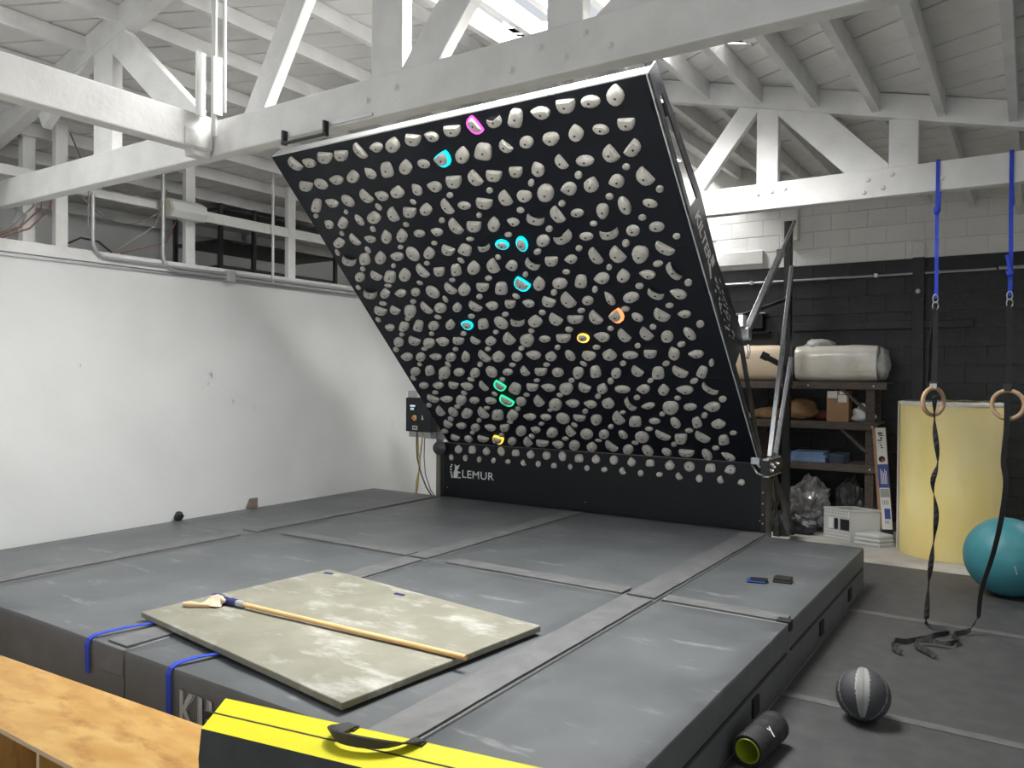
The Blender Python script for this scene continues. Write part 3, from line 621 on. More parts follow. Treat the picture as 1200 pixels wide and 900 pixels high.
BOARD_HOLDS = """d -1566 3608 41 54 -66 24;f -1390 3597 72 45 -32 38;d -1189 3608 84 43 -21 50;d -999 3598 81 34 -13 48;d -785 3604 28 45 -75 17;
f -594 3608 77 19 -2 47;t -417 3603 69 56 -24 65;d -1589 3387 76 46 -24 45;o -1394 3388 52 56 -48 34;f -1197 3398 85 33 -13 46;t -993 3403 76 36 -6 63;
f -794 3403 42 48 -50 28;q -604 3406 70 22 4 74;q -1596 3192 54 68 -17 69;f -1400 3193 72 41 -31 38;o -1198 3189 38 55 -62 28;d -983 3197 36 50 -66 25;
f -805 3183 70 43 -30 43;t -615 3196 75 43 -17 60;o -1682 3090 19 28 -18 18;o -1298 3084 6 30 -24 12;o -901 3085 17 30 -37 14;
f -1587 2987 39 53 -36 34;t -1403 2984 73 32 2 66;o -1196 2987 17 41 -62 16;t -1017 2993 85 43 -11 66;d -802 2988 2 59 -74 17;d -608 2986 73 35 -16 50;
t -1596 2784 81 34 -2 58;d -1393 2791 27 42 -66 20;f -1203 2781 67 32 -20 37;t -998 2785 71 24 8 75;t -818 2778 70 33 1 74;o -617 2777 63 26 -13 39;
o -1495 2876 7 32 -27 13;o -1102 2878 13 32 -30 16;o -710 2880 25 25 -18 21;o -510 3084 21 23 -25 15;c -1612 2575 78 60 -31 59;q -1403 2576 76 30 7 71;
t -1205 2574 74 41 -1 77;f -1006 2567 85 31 -8 51;o -809 2577 23 71 -79 33;o -1692 2680 -2 29 -43 9;o -1301 2670 11 31 -40 13;o -905 2662 26 23 -14 22;
o -1596 2380 69 40 -5 60;d -1394 2371 53 42 -44 33;q -1222 2354 68 59 -18 71;t -1033 2362 80 41 0 82;d -815 2381 33 49 -76 28;
o -1500 2469 15 31 -25 18;o -1107 2471 30 17 -3 28;o -1701 2259 16 29 -28 17;o -1310 2255 46 17 -12 20;o -913 2257 29 21 -20 20;
d -209 3603 76 34 -20 48;f -23 3603 67 33 -24 42;d 183 3610 84 21 -11 46;dP 392 3617 24 43 -63 17;c 576 3617 70 3 8 50;t -403 3400 69 41 -11 69;
o -215 3398 56 32 -26 35;dC -24 3401 71 -11 24 49;t 178 3412 66 43 -15 74;q 375 3408 73 46 -23 71;d 572 3408 36 38 -48 25;f -411 3188 32 53 -50 30;
f -222 3188 76 34 -18 51;d -18 3197 82 27 -8 58;d 186 3198 28 54 -67 26;d 368 3193 74 28 -18 48;o -113 3094 30 22 -13 25;o 277 3082 26 22 -15 24;
t -416 2999 69 36 -9 63;d -204 2990 21 46 -75 19;o -23 2983 63 25 -18 37;d 168 2970 78 31 -22 49;d 376 2990 17 55 -68 22;v 561 2988 69 29 -16 55;
o 74 2877 11 28 -23 16;o 475 2874 32 19 -14 26;f -427 2771 65 29 -17 40;d -217 2795 30 52 -78 26;d -30 2773 76 29 -13 53;t 174 2777 63 36 -8 76;
f 362 2778 58 25 -18 40;c 571 2776 75 37 -33 52;o -314 2875 26 24 -15 25;o 265 2666 36 14 -7 25;o -125 2664 41 13 -8 22;o -514 2664 32 17 -10 23;
o 467 2476 43 -1 14 30;t -621 2571 72 27 2 68;d -417 2570 57 43 -35 43;q -227 2565 56 49 -31 54;c -28 2566 70 12 7 45;oC 161 2570 54 25 -17 38;
oC 350 2556 49 5 11 66;o -326 2461 24 25 -29 19;o 67 2459 21 23 -20 21;o -710 2464 29 20 -12 23;d -625 2358 69 26 -3 52;q -429 2367 62 23 5 69;
t -230 2375 72 39 -6 78;d -36 2367 7 64 -74 25;f 161 2359 70 6 17 60;c 368 2359 52 48 -49 46;o -131 2252 37 17 -6 30;o 258 2261 29 14 -2 32;
o -529 2261 34 17 -9 24;q 757 3611 55 47 -21 72;f 963 3611 82 21 -16 52;d 1170 3616 79 15 -9 53;o 1361 3617 77 14 -11 48;o 767 3418 64 12 -1 52;
v 969 3407 72 17 -7 55;t 1177 3419 65 10 1 69;o 1367 3410 61 21 -23 38;t 1548 3625 68 26 -14 79;d 1557 3409 68 13 -10 46;d 574 3196 63 20 -10 46;
t 769 3195 63 -4 15 66;d 972 3214 24 39 -59 19;o 1169 3201 77 15 -10 46;d 1369 3213 27 53 -63 28;o 668 3093 26 21 -9 33;o 1077 3097 33 13 -5 35;
o 1460 3104 31 9 -5 28;o 856 2884 32 12 -4 30;o 1259 2890 33 10 -5 30;o 659 2676 36 7 2 32;o 1054 2679 33 10 -6 25;o 1259 2477 32 12 -3 38;
o 755 2991 73 41 -17 82;f 958 2996 76 1 15 62;t 1152 3007 56 41 -26 63;f 1353 3002 68 -7 20 60;d 770 2787 25 48 -75 24;o 953 2787 60 13 -4 40;
v 1164 2775 54 25 -7 72;o 1351 2800 51 -9 16 83;o 562 2575 71 9 11 60;c 751 2587 93 -10 37 62;o 954 2573 63 14 -7 40;c 1152 2578 88 8 10 60;
d 1555 3226 63 -28 51 36;d 1564 3001 38 48 -67 33;o 1653 2896 31 9 -4 31;o 1456 2684 33 9 -4 29;o 1671 2494 30 8 -3 29;o 1550 2793 54 19 -25 34;
o 1351 2581 56 21 -12 53;o 1544 2592 64 11 -4 48;o 851 2471 32 11 -3 31;o 1048 2268 27 11 -2 31;o 653 2256 37 12 -7 27;d 555 2365 65 20 -6 50;
f 740 2373 66 8 8 48;d 958 2378 27 43 -79 25;d 1146 2371 36 52 -69 39;dC 166 2156 48 44 -49 41;t 351 2157 66 26 1 80;o 549 2145 76 27 -10 61;
q 753 2151 56 32 -10 71;f 947 2165 80 6 16 63;t 1143 2178 62 17 1 71;o 456 2055 34 15 -2 37;o 849 2059 28 14 -2 39;o 64 2038 28 24 -26 23;
o 254 1844 33 20 -13 30;o 643 1846 39 11 -2 29;f 155 1952 64 25 -14 44;d 357 1949 60 36 -32 48;d 548 1954 36 57 -74 42;o 743 1949 58 19 -3 52;
f 948 1960 30 36 -70 26;o 1142 1960 80 9 11 56;v 1342 2361 68 40 -21 85;d 1545 2390 65 28 -55 36;o 1460 2266 45 5 3 31;o 1653 2070 32 10 -2 38;
o 1248 2066 38 10 -3 33;o 1443 1857 37 7 0 29;o 1054 1843 39 12 -6 29;f 1346 2173 73 16 -11 46;c 1564 2182 34 43 -81 31;c 1359 1978 63 29 -39 46;
f 1546 1969 69 21 -24 48;c -1599 2170 86 52 -18 64;t -1401 2168 74 28 7 64;f -1210 2156 82 23 5 50;o -1020 2157 46 46 -24 47;o -820 2144 45 65 -65 46;
d -608 2162 41 43 -60 31;t -447 2151 74 40 -5 79;o -1506 2047 44 23 -17 25;o -1114 2048 36 21 -9 28;o -720 2052 11 28 -40 15;o -1306 1841 29 26 -15 26;
d -1607 1948 71 46 -32 47;d -1413 1948 46 47 -38 39;v -1221 1928 85 45 3 91;d -1008 1956 37 41 -70 27;o -832 1953 70 47 -18 64;t -631 1953 57 32 -3 61;
o -1699 1846 17 30 -30 19;o -922 1845 36 22 -19 24;o -1503 1644 28 26 -14 26;o -1114 1639 30 24 -11 29;o -724 1630 38 19 -5 32;
f -1607 1739 68 34 -9 48;t -1413 1749 90 1 36 61;q -1221 1747 53 65 -19 76;o -1031 1742 69 35 -3 63;t -819 1751 58 42 -8 68;o -1603 1545 50 64 -34 59;
d -1398 1544 63 48 -36 49;v -1215 1517 76 46 -9 71;f -1034 1536 84 41 -16 60;d -835 1535 71 28 -9 47;o -1705 1441 22 35 -28 27;
o -1321 1442 36 20 -13 24;o -924 1433 34 19 -8 28;f -1619 1336 94 33 7 65;o -1429 1334 69 38 -1 67;f -1231 1335 85 28 -6 47;o -1037 1327 71 35 -1 65;
t -846 1336 61 27 10 79;o -1504 1230 22 28 -20 24;o -1126 1229 21 29 -36 22;d -243 2154 72 26 -9 48;q -49 2134 68 35 -5 76;o -324 2058 37 16 -2 33;
d -433 1943 54 37 -50 34;f -238 1948 72 28 -8 53;d -39 1950 61 24 -7 47;o -524 1838 39 19 -8 30;o -140 1843 39 15 -4 29;fC -634 1734 61 31 -12 48;
q -437 1741 69 21 9 68;o -231 1746 50 58 -61 51;c -49 1748 80 27 -8 56;t 141 1751 82 31 -3 75;d 348 1753 49 44 -50 45;o -340 1637 32 18 -8 28;
o 54 1640 30 18 -12 27;d -636 1533 45 32 -37 31;t -448 1533 69 29 -2 60;d -244 1542 28 61 -63 43;v -41 1523 91 16 22 84;o 155 1539 64 19 -6 42;
o -531 1429 35 19 -8 30;o -144 1432 37 14 -1 32;o 248 1434 33 13 -1 33;d 549 1749 86 18 -4 47;d 742 1755 34 48 -68 38;dR 944 1767 58 -18 41 48;
o 1134 1752 43 28 -36 36;o 447 1643 40 16 -8 32;o 851 1639 32 14 -7 30;o 1240 1643 29 13 -8 31;d 349 1537 81 20 -2 52;oO 546 1541 51 20 -7 44;
f 735 1546 81 25 -11 59;d 941 1547 37 40 -63 37;d 1150 1560 37 41 -62 38;o 643 1429 41 12 -3 30;o 1040 1438 29 10 -1 33;o 45 1222 39 12 -3 28;
o 442 1232 29 20 -26 23;o 839 1235 33 11 0 35;f -48 1346 87 29 -10 58;t 138 1329 61 35 -14 63;o 342 1335 28 45 -60 36;v 532 1329 72 28 -14 60;
t 743 1340 73 31 -14 70;o 939 1334 78 17 -6 48;d 1126 1339 64 16 -5 49;d -243 1130 18 43 -60 29;d -57 1126 77 22 0 52;o 130 1124 63 35 -17 61;
v 344 1115 57 42 -13 82;q 530 1133 62 14 15 80;o 734 1117 55 23 0 69;d 938 1132 41 36 -49 42;o -149 1014 38 12 -2 27;o 238 1019 33 17 -7 33;
o 645 1017 32 21 -7 44;o 1039 1028 36 0 15 29;d -243 915 73 26 -6 53;f -59 919 84 28 -13 54;v 136 905 86 27 11 87;d 335 919 58 34 -34 49;
t 530 923 49 43 -25 69;o 731 917 83 19 -8 49;f 938 920 75 10 17 62;o -355 813 37 16 -7 28;o 33 821 38 16 -8 29;o 446 817 35 14 1 39;
o 843 810 35 11 1 37;d 1342 1754 56 35 -52 45;f 1542 1763 62 8 4 43;o 1648 1658 35 10 -1 41;o 1335 1533 58 19 -2 71;o 1536 1560 35 36 -66 33;
o 1436 1448 42 2 12 31;o 1643 1238 24 14 -3 48;o 1242 1232 38 2 12 32;t 1343 1348 58 -7 29 76;f 1533 1337 75 9 7 49;q 1138 1122 61 23 0 80;
d 1335 1126 63 28 -45 46;q 1539 1135 39 37 -21 71;o 1441 1028 43 2 15 33;t 1132 919 60 16 8 74;f 1330 922 86 14 2 56;c 1559 938 62 29 -58 45;
o 1236 816 33 11 -5 30;o 1644 817 38 9 1 41;d -628 1326 46 44 -68 36;t -452 1332 83 36 -1 77;o -724 1228 36 20 0 40;o -1708 1028 25 30 -31 25;
o -1328 1035 13 29 -24 22;o -939 1020 41 22 -20 27;o -549 1024 33 21 -11 30;o -1620 1129 66 49 -13 65;q -1415 1141 73 23 18 75;
v -1232 1109 94 18 31 88;o -1040 1121 75 34 -4 60;o -843 1111 66 36 0 73;o -631 1128 37 65 -62 54;o -437 1126 64 24 -4 47;o -1620 922 65 36 -12 49;
f -1423 925 86 30 2 55;d -1220 924 64 34 -16 48;f -1043 921 80 38 -20 55;d -835 920 27 38 -65 28;dG -630 928 42 40 -44 40;o -1521 818 42 21 -6 30;
o -1132 819 31 27 -21 30;o -742 816 27 22 -25 23;o -1722 614 30 31 -20 32;o -1333 606 35 23 -17 27;o -941 604 43 15 -3 28;d -1613 715 71 38 -39 42;
f -1420 721 95 27 3 51;v -1228 705 73 51 -5 87;o -1046 716 64 33 -12 51;o -835 719 67 35 -22 49;dG -645 712 57 40 -52 43;d -1621 519 15 57 -72 37;
o -1432 522 31 63 -64 49;t -1250 513 97 23 30 84;d -1040 515 31 55 -78 42;q -850 502 82 41 4 88;o -1528 406 28 32 -26 32;o -1138 405 33 23 -6 36;
o -735 404 37 20 -11 30;d -1623 313 42 46 -44 43;f -1436 302 78 32 0 57;o -1250 282 67 40 -3 70;f -1043 298 75 34 -16 53;d -852 298 70 24 11 61;
o -1724 195 41 30 -18 36;o -1336 194 32 22 -9 30;o -949 184 38 19 -1 36;d -1636 87 56 35 -25 43;o -1441 88 46 46 -30 53;d -1239 97 74 33 -21 47;
dY -1050 89 58 38 -17 56;o -240 1330 61 39 -14 64;o -341 1220 39 16 -7 28;q -450 900 53 64 -36 77;o -549 608 31 23 -10 35;o -166 603 32 11 -2 23;
o 234 605 35 14 2 38;o -459 719 48 51 -33 62;d -255 721 22 55 -65 42;o -72 684 74 51 -14 94;f 131 710 84 25 -2 59;f 326 707 74 23 -6 55;
t 525 729 64 40 -22 75;t -658 511 86 27 20 89;f -454 496 87 23 1 51;o -256 502 68 24 -9 46;o -59 491 64 56 -43 76;d 130 504 73 21 -10 45;
v 313 486 67 30 4 85;o -351 397 36 14 0 30;o 38 401 31 21 -21 30;o 442 401 34 12 2 37;o -655 270 50 66 -34 82;f -464 300 63 29 -11 53;
o -273 269 76 34 5 86;d -54 297 23 51 -67 43;o 131 274 70 46 -22 82;o 328 285 63 25 4 74;o -555 194 30 26 -20 34;o -149 187 43 14 -2 31;
o 231 186 39 11 -7 24;o -849 95 52 45 -15 69;d -655 92 17 54 -64 42;d -470 85 84 28 -9 53;f -275 90 75 29 -8 59;c 748 722 31 47 -79 42;
f 922 706 78 6 23 44;v 1135 686 85 26 3 96;o 634 609 35 8 2 25;o 1032 604 29 13 -4 34;o 839 394 43 11 -2 30;d 552 515 26 54 -80 46;
q 728 490 69 24 4 79;o 929 507 60 15 -4 43;o 1131 497 30 40 -62 42;o 540 296 34 35 -50 41;o 731 272 72 43 -23 87;d 948 304 70 26 -48 43;
o 631 184 38 13 -7 29;o 1036 195 31 14 -6 36;o -79 88 65 44 -11 87;t 124 89 61 37 -10 77;d 343 102 51 37 -64 45;o 526 81 62 30 -2 79;
o 734 82 39 50 -63 58;o 931 81 44 29 -31 48;o 1326 711 67 12 3 47;f 1527 716 86 7 23 66;o 1432 607 34 2 13 39;o 1236 397 41 9 0 31;
o 1645 393 36 7 2 31;o 1437 178 38 8 0 32;q 1337 509 49 -1 24 73;t 1537 508 73 14 4 63;d 1124 269 68 20 5 76;d 1337 308 64 29 -53 48;
q 1537 293 54 9 14 74;d 1128 76 84 16 -3 51;o 1331 79 29 41 -71 44;
f 1529 69 64 22 -37 46"""
KICK_HOLDS = """t -1628 -70 56 0 3 56;q -1432 -65 52 0 3 49;t -1236 -70 55 5 -1 51;o -1035 -61 46 -19 13 55;q -845 -66 51 0 3 41;t -648 -70 54 10 -5 52;
o -450 -69 53 0 3 52;o -1733 -172 34 -9 7 40;o -1530 -166 34 0 2 42;o -1335 -170 33 0 2 37;o -1140 -170 31 11 -5 36;o -946 -169 38 0 3 30;
d -749 -172 19 27 -32 12;o -553 -168 34 0 2 38;q -358 -172 36 0 3 30;o -255 -66 49 -10 9 56;q -57 -75 54 0 3 47;t 141 -70 51 -1 3 53;
o 344 -67 51 0 3 51;t 538 -73 49 -10 11 50;q 737 -71 48 0 3 38;t 942 -76 53 5 -1 55;o -162 -171 28 -4 4 34;o 37 -171 32 0 2 34;o 236 -172 39 0 3 29;
d 434 -175 23 27 -34 16;o 637 -179 32 0 2 35;o 836 -176 37 0 3 28;o 1140 -76 53 23 -20 50;q 1346 -75 54 0 4 47;f 1534 -81 51 -26 33 42;
d 1032 -183 28 22 -29 19;o 1238 -184 36 0 3 41;d 1438 -182 14 27 -36 12;
f 1639 -190 32 -18 21 29"""
# holds: class, lit colour, u, s and the 2x2 outline matrix in millimetres
def outline(c, n_=14):
    pts = []
    for i in range(n_):
        a = 2 * pi * i / n_; x = cos(a); y = sin(a)
        if c == 't': x *= (1 - 0.55 * max(0, y) ** 1.6); 
        elif c == 'd': y = (y + 1) / 1.3 * 2 - 1 if y <= 0.3 else 1.0 + (y - 0.3) * 0.12; x = math.copysign(abs(x) ** 0.75, x)
        elif c == 'f':
            x0 = x; px = -x
            y = y * (1 - 0.6 * max(0, px) ** 1.4); y += 0.22 * max(0, px)
        elif c == 'v': x = math.copysign(abs(x) ** 0.7, x) * (1 - 0.5 * max(0, -y) ** 1.3); y = math.copysign(abs(y) ** 0.8, y)
        elif c == 'q': x = math.copysign(abs(x) ** 0.6, x); y = math.copysign(abs(y) ** 0.6, y); x *= 1 - 0.12 * y
        elif c == 'c':
            if y > 0: y = 0.18 + 0.62 * abs(x) ** 2.0 if abs(x) < 0.97 else 0.35
            x = math.copysign(abs(x) ** 0.8, x)
        pts.append((x, y))
    return pts
def hold_mesh(mb, c, M, o, xa, ya, out, rng, main):
    oc = outline(c); det = abs(M[0] * M[3] - M[1] * M[2]); g = sqrt(det)
    h = max(0.012, min(0.032, g * (0.52 if main else 0.55)))
    sx, sy = (rng.uniform(-.12, .12), rng.uniform(-.08, .2))
    if c in 'dc': sy = 0.22
    if c == 'f': sx = 0.18
    if c == 't': sy = -0.12
    rings = [(1.0, 0.0), (1.0, 0.18 * h), (0.86, 0.68 * h), (0.55, 0.97 * h)]
    n_ = len(oc); o0 = len(mb.v)
    P = lambda X, Y, hh: o + xa * (M[0] * X + M[1] * Y) + ya * (M[2] * X + M[3] * Y) + out * hh
    for i, (q, hh) in enumerate(rings):
        w = (1 - q) / 0.45
        for (X, Y) in oc:
            wob = 1 + (rng.uniform(-.035, .035) if i > 1 else 0)
            mb.v.append(P(X * q * wob + sx * w, Y * q * wob + sy * w, hh * (1 + (0.10 * Y if i > 1 else 0))))
    mb.v.append(P(sx, sy, h))
    for i in range(len(rings) - 1):
        for j in range(n_):
            mb.f.append([o0 + i * n_ + j, o0 + i * n_ + (j + 1) % n_, o0 + (i + 1) * n_ + (j + 1) % n_, o0 + (i + 1) * n_ + j]); mb.mi.append(0)
    top = o0 + len(rings) * n_
    for j in range(n_):
        mb.f.append([o0 + (len(rings) - 1) * n_ + j, o0 + (len(rings) - 1) * n_ + (j + 1) % n_, top]); mb.mi.append(0)
    if main:   # bolt recess
        ctr = P(sx * 0.8, sy * 0.6 - 0.12, h * 1.03); r = 0.0085; b = len(mb.v)
        for j in range(8):
            mb.v.append(ctr + (xa * cos(j * pi / 4) + ya * sin(j * pi / 4)) * r)
        for j in range(8): mb.v.append(mb.v[b + j] - out * h * 0.5)
        mb.f.append([b + j for j in range(8)]); mb.mi.append(1)
        for j in range(8): mb.f.append([b + j, b + (j + 1) % 8, b + 8 + (j + 1) % 8, b + 8 + j]); mb.mi.append(1)
    return oc, P
def parse(txt):
    for e in txt.replace('\n', '').split(';'):
        e = e.split()
        if len(e) == 7: yield e[0][0], e[0][1:], [int(q) / 1000 for q in e[1:]]
rng = random.Random(11)
allh = [(c, l, q, 'b') for c, l, q in parse(BOARD_HOLDS)] + [(c, l, q, 'k') for c, l, q in parse(KICK_HOLDS)]
# sorted by their size as seen from the camera
def seen(e):
    q = e[2]; M = q[2:]
    p = bp(q[0], q[1]) if e[3] == 'b' else Vector((-3.85 + q[0], KY, 0.965 + q[1]))
    return -(abs(M[0] * M[3] - M[1] * M[2]) / (p - Vector((0, 0, 1.742))).length_squared) - (1 if e[1] else 0)
allh.sort(key=seen)
rest = MB()
for i, (c, l, q, w) in enumerate(allh):
    M = [v * 0.93 for v in q[2:]]
    main = abs(M[0] * M[3] - M[1] * M[2]) > 0.00145
    if w == 'b': o, xa, ya, out = bp(q[0], q[1]), U, V, OUT
    else: o, xa, ya, out = Vector((-3.85 + q[0], KY, 0.965 + q[1])), U, Vector((0, 0, 1)), Vector((0, -1, 0))
    if i < 300:
        mb = MB(); oc, P = hold_mesh(mb, c, M, o, xa, ya, out, rng, main)
        ho = mb.build('climbing_hold', [HOLD, HOLE], board, smooth=True, ang=38, label={'P': 'hold with a glowing pink rim', 'C': 'hold with a glowing cyan rim', 'G': 'hold with a glowing green rim', 'R': 'hold with a glowing salmon rim', 'O': 'hold with a glowing amber rim', 'Y': 'hold with a glowing yellow rim'}.get(l))
        if l:
            rb = MB(); n_ = len(oc)
            ctr = P(0, 0, 0)
            sh = xa * (0.016 if l in 'RY' or (l == 'C' and c in 'd' and q[1] > 3) else 0.006 if l in 'CO' else 0.0) + (ya * 0.010 if l in 'CR' and c == 'o' else ya * 0.0)
            if l == 'Y': sh += ya * 0.008
            a_ = []; b_ = []
            for X, Y in oc:
                p = P(X, Y, 0.0); dv = p - ctr
                a_.append(ctr + dv * 0.96); b_.append(p + dv.normalized() * 0.0105 + sh)
            for j in range(n_):
                j2 = (j + 1) % n_
                rb.hexa([a_[j], b_[j], b_[j2], a_[j2]], [a_[j] + out * 0.012, b_[j] + out * 0.012, b_[j2] + out * 0.012, a_[j2] + out * 0.012])
            rb.build('lit_rim', LED[l], ho)
    else:
        hold_mesh(rest, c, M, o, xa, ya, out, rng, False)
if rest.v:
    r_ = rest.build('small_foothold', HOLD, board, smooth=True, ang=40); r_['kind'] = 'stuff'

# frame behind, pivot and actuator
def post(p0, p1, w, h, name, m_, bev=0.004, up=(0, 0, 1)): return MB().beam(p0, p1, w, h, up).build(name, m_, board, bevel=bev)
sx = -2.24
ALU_D = mat('dull_grey_steel', (0.30, 0.31, 0.33), 0.42, metal=0.8, col2=(0.20, 0.205, 0.22), nscale=20, stretch=(6, 1, 1))
post((sx, 8.88, 0.0), (sx, 8.88, 3.46), 0.075, 0.09, 'support_post', STEEL_BK, up=(0, 1, 0))
post((-5.45, 8.88, 0.0), (-5.45, 8.88, 3.3), 0.075, 0.09, 'support_post', STEEL_BK, up=(0, 1, 0))
MB().box(sx - 0.11, sx - 0.04, 8.78, 8.98, 0.0, 0.14).build('post_foot', STEEL_BK, board, bevel=0.004)
MB().box(-5.5, -5.36, 8.78, 8.98, 0.0, 0.05).build('post_foot', STEEL_BK, board, bevel=0.004)
post((-2.0, 7.36, 0.86), (-2.16, 8.80, 0.08), 0.075, 0.10, 'base_brace', STEEL_BK)
post((-5.66, 7.36, 0.86), (-5.5, 8.80, 0.08), 0.075, 0.10, 'base_brace', STEEL_BK)
post((-2.02, 7.40, 0.42), (-2.2, 8.84, 0.36), 0.05, 0.06, 'base_brace', STEEL_BK)
# telescoping actuator from the side plate to the top of the post
ab = Vector((-2.02, 6.67, 2.13)); at_ = Vector((-2.16, 8.80, 3.44)); am = ab.lerp(at_, 0.66)
act = post(ab, am, 0.052, 0.055, 'actuator', ALU)
MB().tube([am, at_], 0.02, 12).build('actuator_rod', ALU, act, smooth=True, ang=40)
MB().beam(am + (at_ - ab).normalized() * -0.03, am + (at_ - ab).normalized() * 0.03, 0.075, 0.075).build('actuator_collar', ALU, act, bevel=0.004)
MB().box(-2.055, -1.99, 6.62, 6.72, 2.06, 2.17).build('actuator_motor', ALU, act, bevel=0.012)
MB().box(-2.06, -2.02, 6.56, 6.66, 2.17, 2.27).build('actuator_bracket', TRIMW, act, bevel=0.006)
MB().tube([(-2.0, 6.65, 2.02), (-2.0, 6.68, 1.95), (-2.0, 6.63, 1.91)], 0.012, 8).build('actuator_pin', ALU, act, smooth=True)
# lower linked arms and thin far brace
post((-2.19, 8.84, 2.95), (-2.0, 7.34, 1.0), 0.042, 0.065, 'folding_arm', ALU_D)
post((-2.19, 8.84, 1.95), (-1.98, 7.47, 1.02), 0.04, 0.06, 'folding_arm', ALU_D)
post((-2.19, 8.83, 2.62), (-3.0, 6.6, 1.95), 0.035, 0.035, 'cross_brace', STEEL_BK)
MB().tube([(-2.44, 8.70, 1.98), (-2.33, 8.72, 1.92), (-2.26, 8.76, 1.87), (-2.205, 8.80, 1.78), (-2.19, 8.82, 1.66)], 0.032, 10).build('pivot_knob', STEEL_BK, board, smooth=True, ang=50)
MB().tube([(-2.47, 8.69, 1.995), (-2.40, 8.71, 1.96)], 0.045, 10).build('pivot_knob', STEEL_BK, board, smooth=True, ang=50)
# pivot bracket at the end of the kick board
MB().box(-2.005, -1.955, 7.14, 7.56, 0.995, 1.01).build('pivot_plate', ALU, board)
MB().box(-2.03, -1.955, 7.14, 7.56, 0.86, 0.995).build('pivot_block', STEEL_BK, board, bevel=0.004)
MB().box(-2.005, -1.95, 7.14, 7.56, 0.845, 0.858).build('pivot_plate', ALU, board)
for y_, z_ in ((7.22, 0.955), (7.22, 0.90), (7.29, 0.925), (7.40, 0.95)):
    MB().lathe([(0.022, 0), (0.022, 0.01), (0.014, 0.014), (0.012, 0.028)], (-1.955, y_, z_), (1, 0, 0), 8).build('pivot_bolt', ALU, board)
MB().box(-2.11, -2.03, 7.12, 7.18, 0.955, 1.02).build('pivot_clip', ALU, board, bevel=0.006)
MB().tube([(-2.10, 7.14, 0.95), (-2.05, 7.12, 0.88), (-1.99, 7.12, 0.86)], 0.011, 8).build('pivot_clip', ALU, board, smooth=True)
MB().tube([(-2.09, 7.15, 0.99), (-2.02, 7.12, 0.93)], 0.012, 8).build('pivot_clip', ALU, board, smooth=True)
for i in range(3):
    MB().tube([(-1.97, 7.38 + i * 0.03, 0.85), (-1.965, 7.45 + i * 0.03, 0.62), (-1.97, 7.42, 0.45), (-1.97, 7.34, 0.33)], 0.009, 6).build('power_cable', STEEL_BK, board, smooth=True)
MB().tube([(-1.97, 7.50, 0.5), (-1.96, 7.55, 0.40), (-1.95, 7.53, 0.33), (-1.95, 7.54, 0.27)], 0.01, 6, radii=[0.006, 0.006, 0.016, 0.005]).build('power_cable', STEEL_BK, board, smooth=True)
# round pivot at the other end
MB().lathe([(0.07, 0), (0.08, 0.01), (0.08, 0.03), (0.05, 0.04)], (-5.70, 7.12, 0.90), (0.3, -1, 0), 20).build('pivot_wheel', mat('clear_grey_cap', (0.05, 0.05, 0.05), 0.15), board, smooth=True, ang=40)
MB().box(-5.95, -5.62, 7.14, 7.17, 1.00, 1.08).build('pivot_plate', mat('dull_alu', (0.35, 0.36, 0.37), 0.45, metal=0.5), board)
MB().box(-5.80, -5.745, 7.17, 7.24, 0.0, 1.3).build('kick_side_post', mat('olive_grey_post', (0.20, 0.19, 0.15), 0.6), board, bevel=0.004)

# ------------------------------------------------------------ control box beside the wall
cb = thing('control_box', 'black control box with lit display and orange button beside the climbing wall', 'control box', (-5.92, 7.0, 1.08))
bx = MB().box(-6.105, -5.73, 6.98, 7.10, 1.085, 1.48).build('box_body', mat('black_box_face', (0.012, 0.014, 0.018), 0.45), cb, bevel=0.006)
MB().box(-6.09, -6.0, 7.0, 7.06, 1.48, 1.56).build('mount_tab', PIPE, cb)
MB().box(-6.09, -5.76, 7.02, 7.12, 1.02, 1.085).build('cable_tray', PIPE, cb)
MB().box(-6.04, -5.955, 6.976, 6.982, 1.33, 1.40).build('display', STEEL_BK, cb)
for x_, w_ in ((-6.028, 0.02), (-6.0, 0.02)):
    MB().box(x_, x_ + w_, 6.974, 6.9755, 1.337, 1.362).build('display_mark', SCREEN, cb)
MB().box(-6.035, -5.96, 6.974, 6.9755, 1.374, 1.394).build('display_line', SCREEN, cb)
MB().lathe([(0.032, 0), (0.032, 0.012), (0.024, 0.016)], (-5.968, 6.98, 1.245), (0, -1, 0), 16).build('button_collar', AMBER, cb, smooth=True, ang=40)
MB().lathe([(0.02, 0), (0.02, 0.026), (0.012, 0.03)], (-5.974, 6.978, 1.245), (0, -1, 0), 14).build('button', ORANGE, cb, smooth=True, ang=40)
MB().lathe([(0.014, 0), (0.014, 0.012)], (-6.045, 6.98, 1.222), (0, -1, 0), 12).build('button', NAVY, cb)
MB().box(-6.0, -5.925, 6.974, 6.981, 1.105, 1.155).build('socket_plate', LABELW, cb)
MB().box(-5.985, -5.94, 6.972, 6.975, 1.122, 1.14).build('socket_slot', mat('brown_slot', (0.12, 0.08, 0.05), 0.5), cb)
mb = MB(); mb.prism([(-5.865, 6.977, 1.225), (-5.84, 6.977, 1.225), (-5.84, 6.977, 1.245), (-5.857, 6.977, 1.285)], (0, 0.002, 0)); mb.build('box_mark', PRINT, cb)
for x_, m_, b_ in ((-5.965, CABLE_G, 0.10), (-5.885, CABLE_Y, -0.03)):
    pts = [(x_, 7.02, 1.09), (x_ + 0.01, 7.0, 0.95), (x_ + b_ * 0.3, 6.99, 0.78), (x_ + b_ * 0.9, 6.99, 0.6), (x_ + b_ * 1.6, 7.0, 0.45), (x_ + b_ * 2.4, 7.0, 0.36)]
    MB().tube(pts, 0.009, 6).build('box_cable', m_, cb, smooth=True)
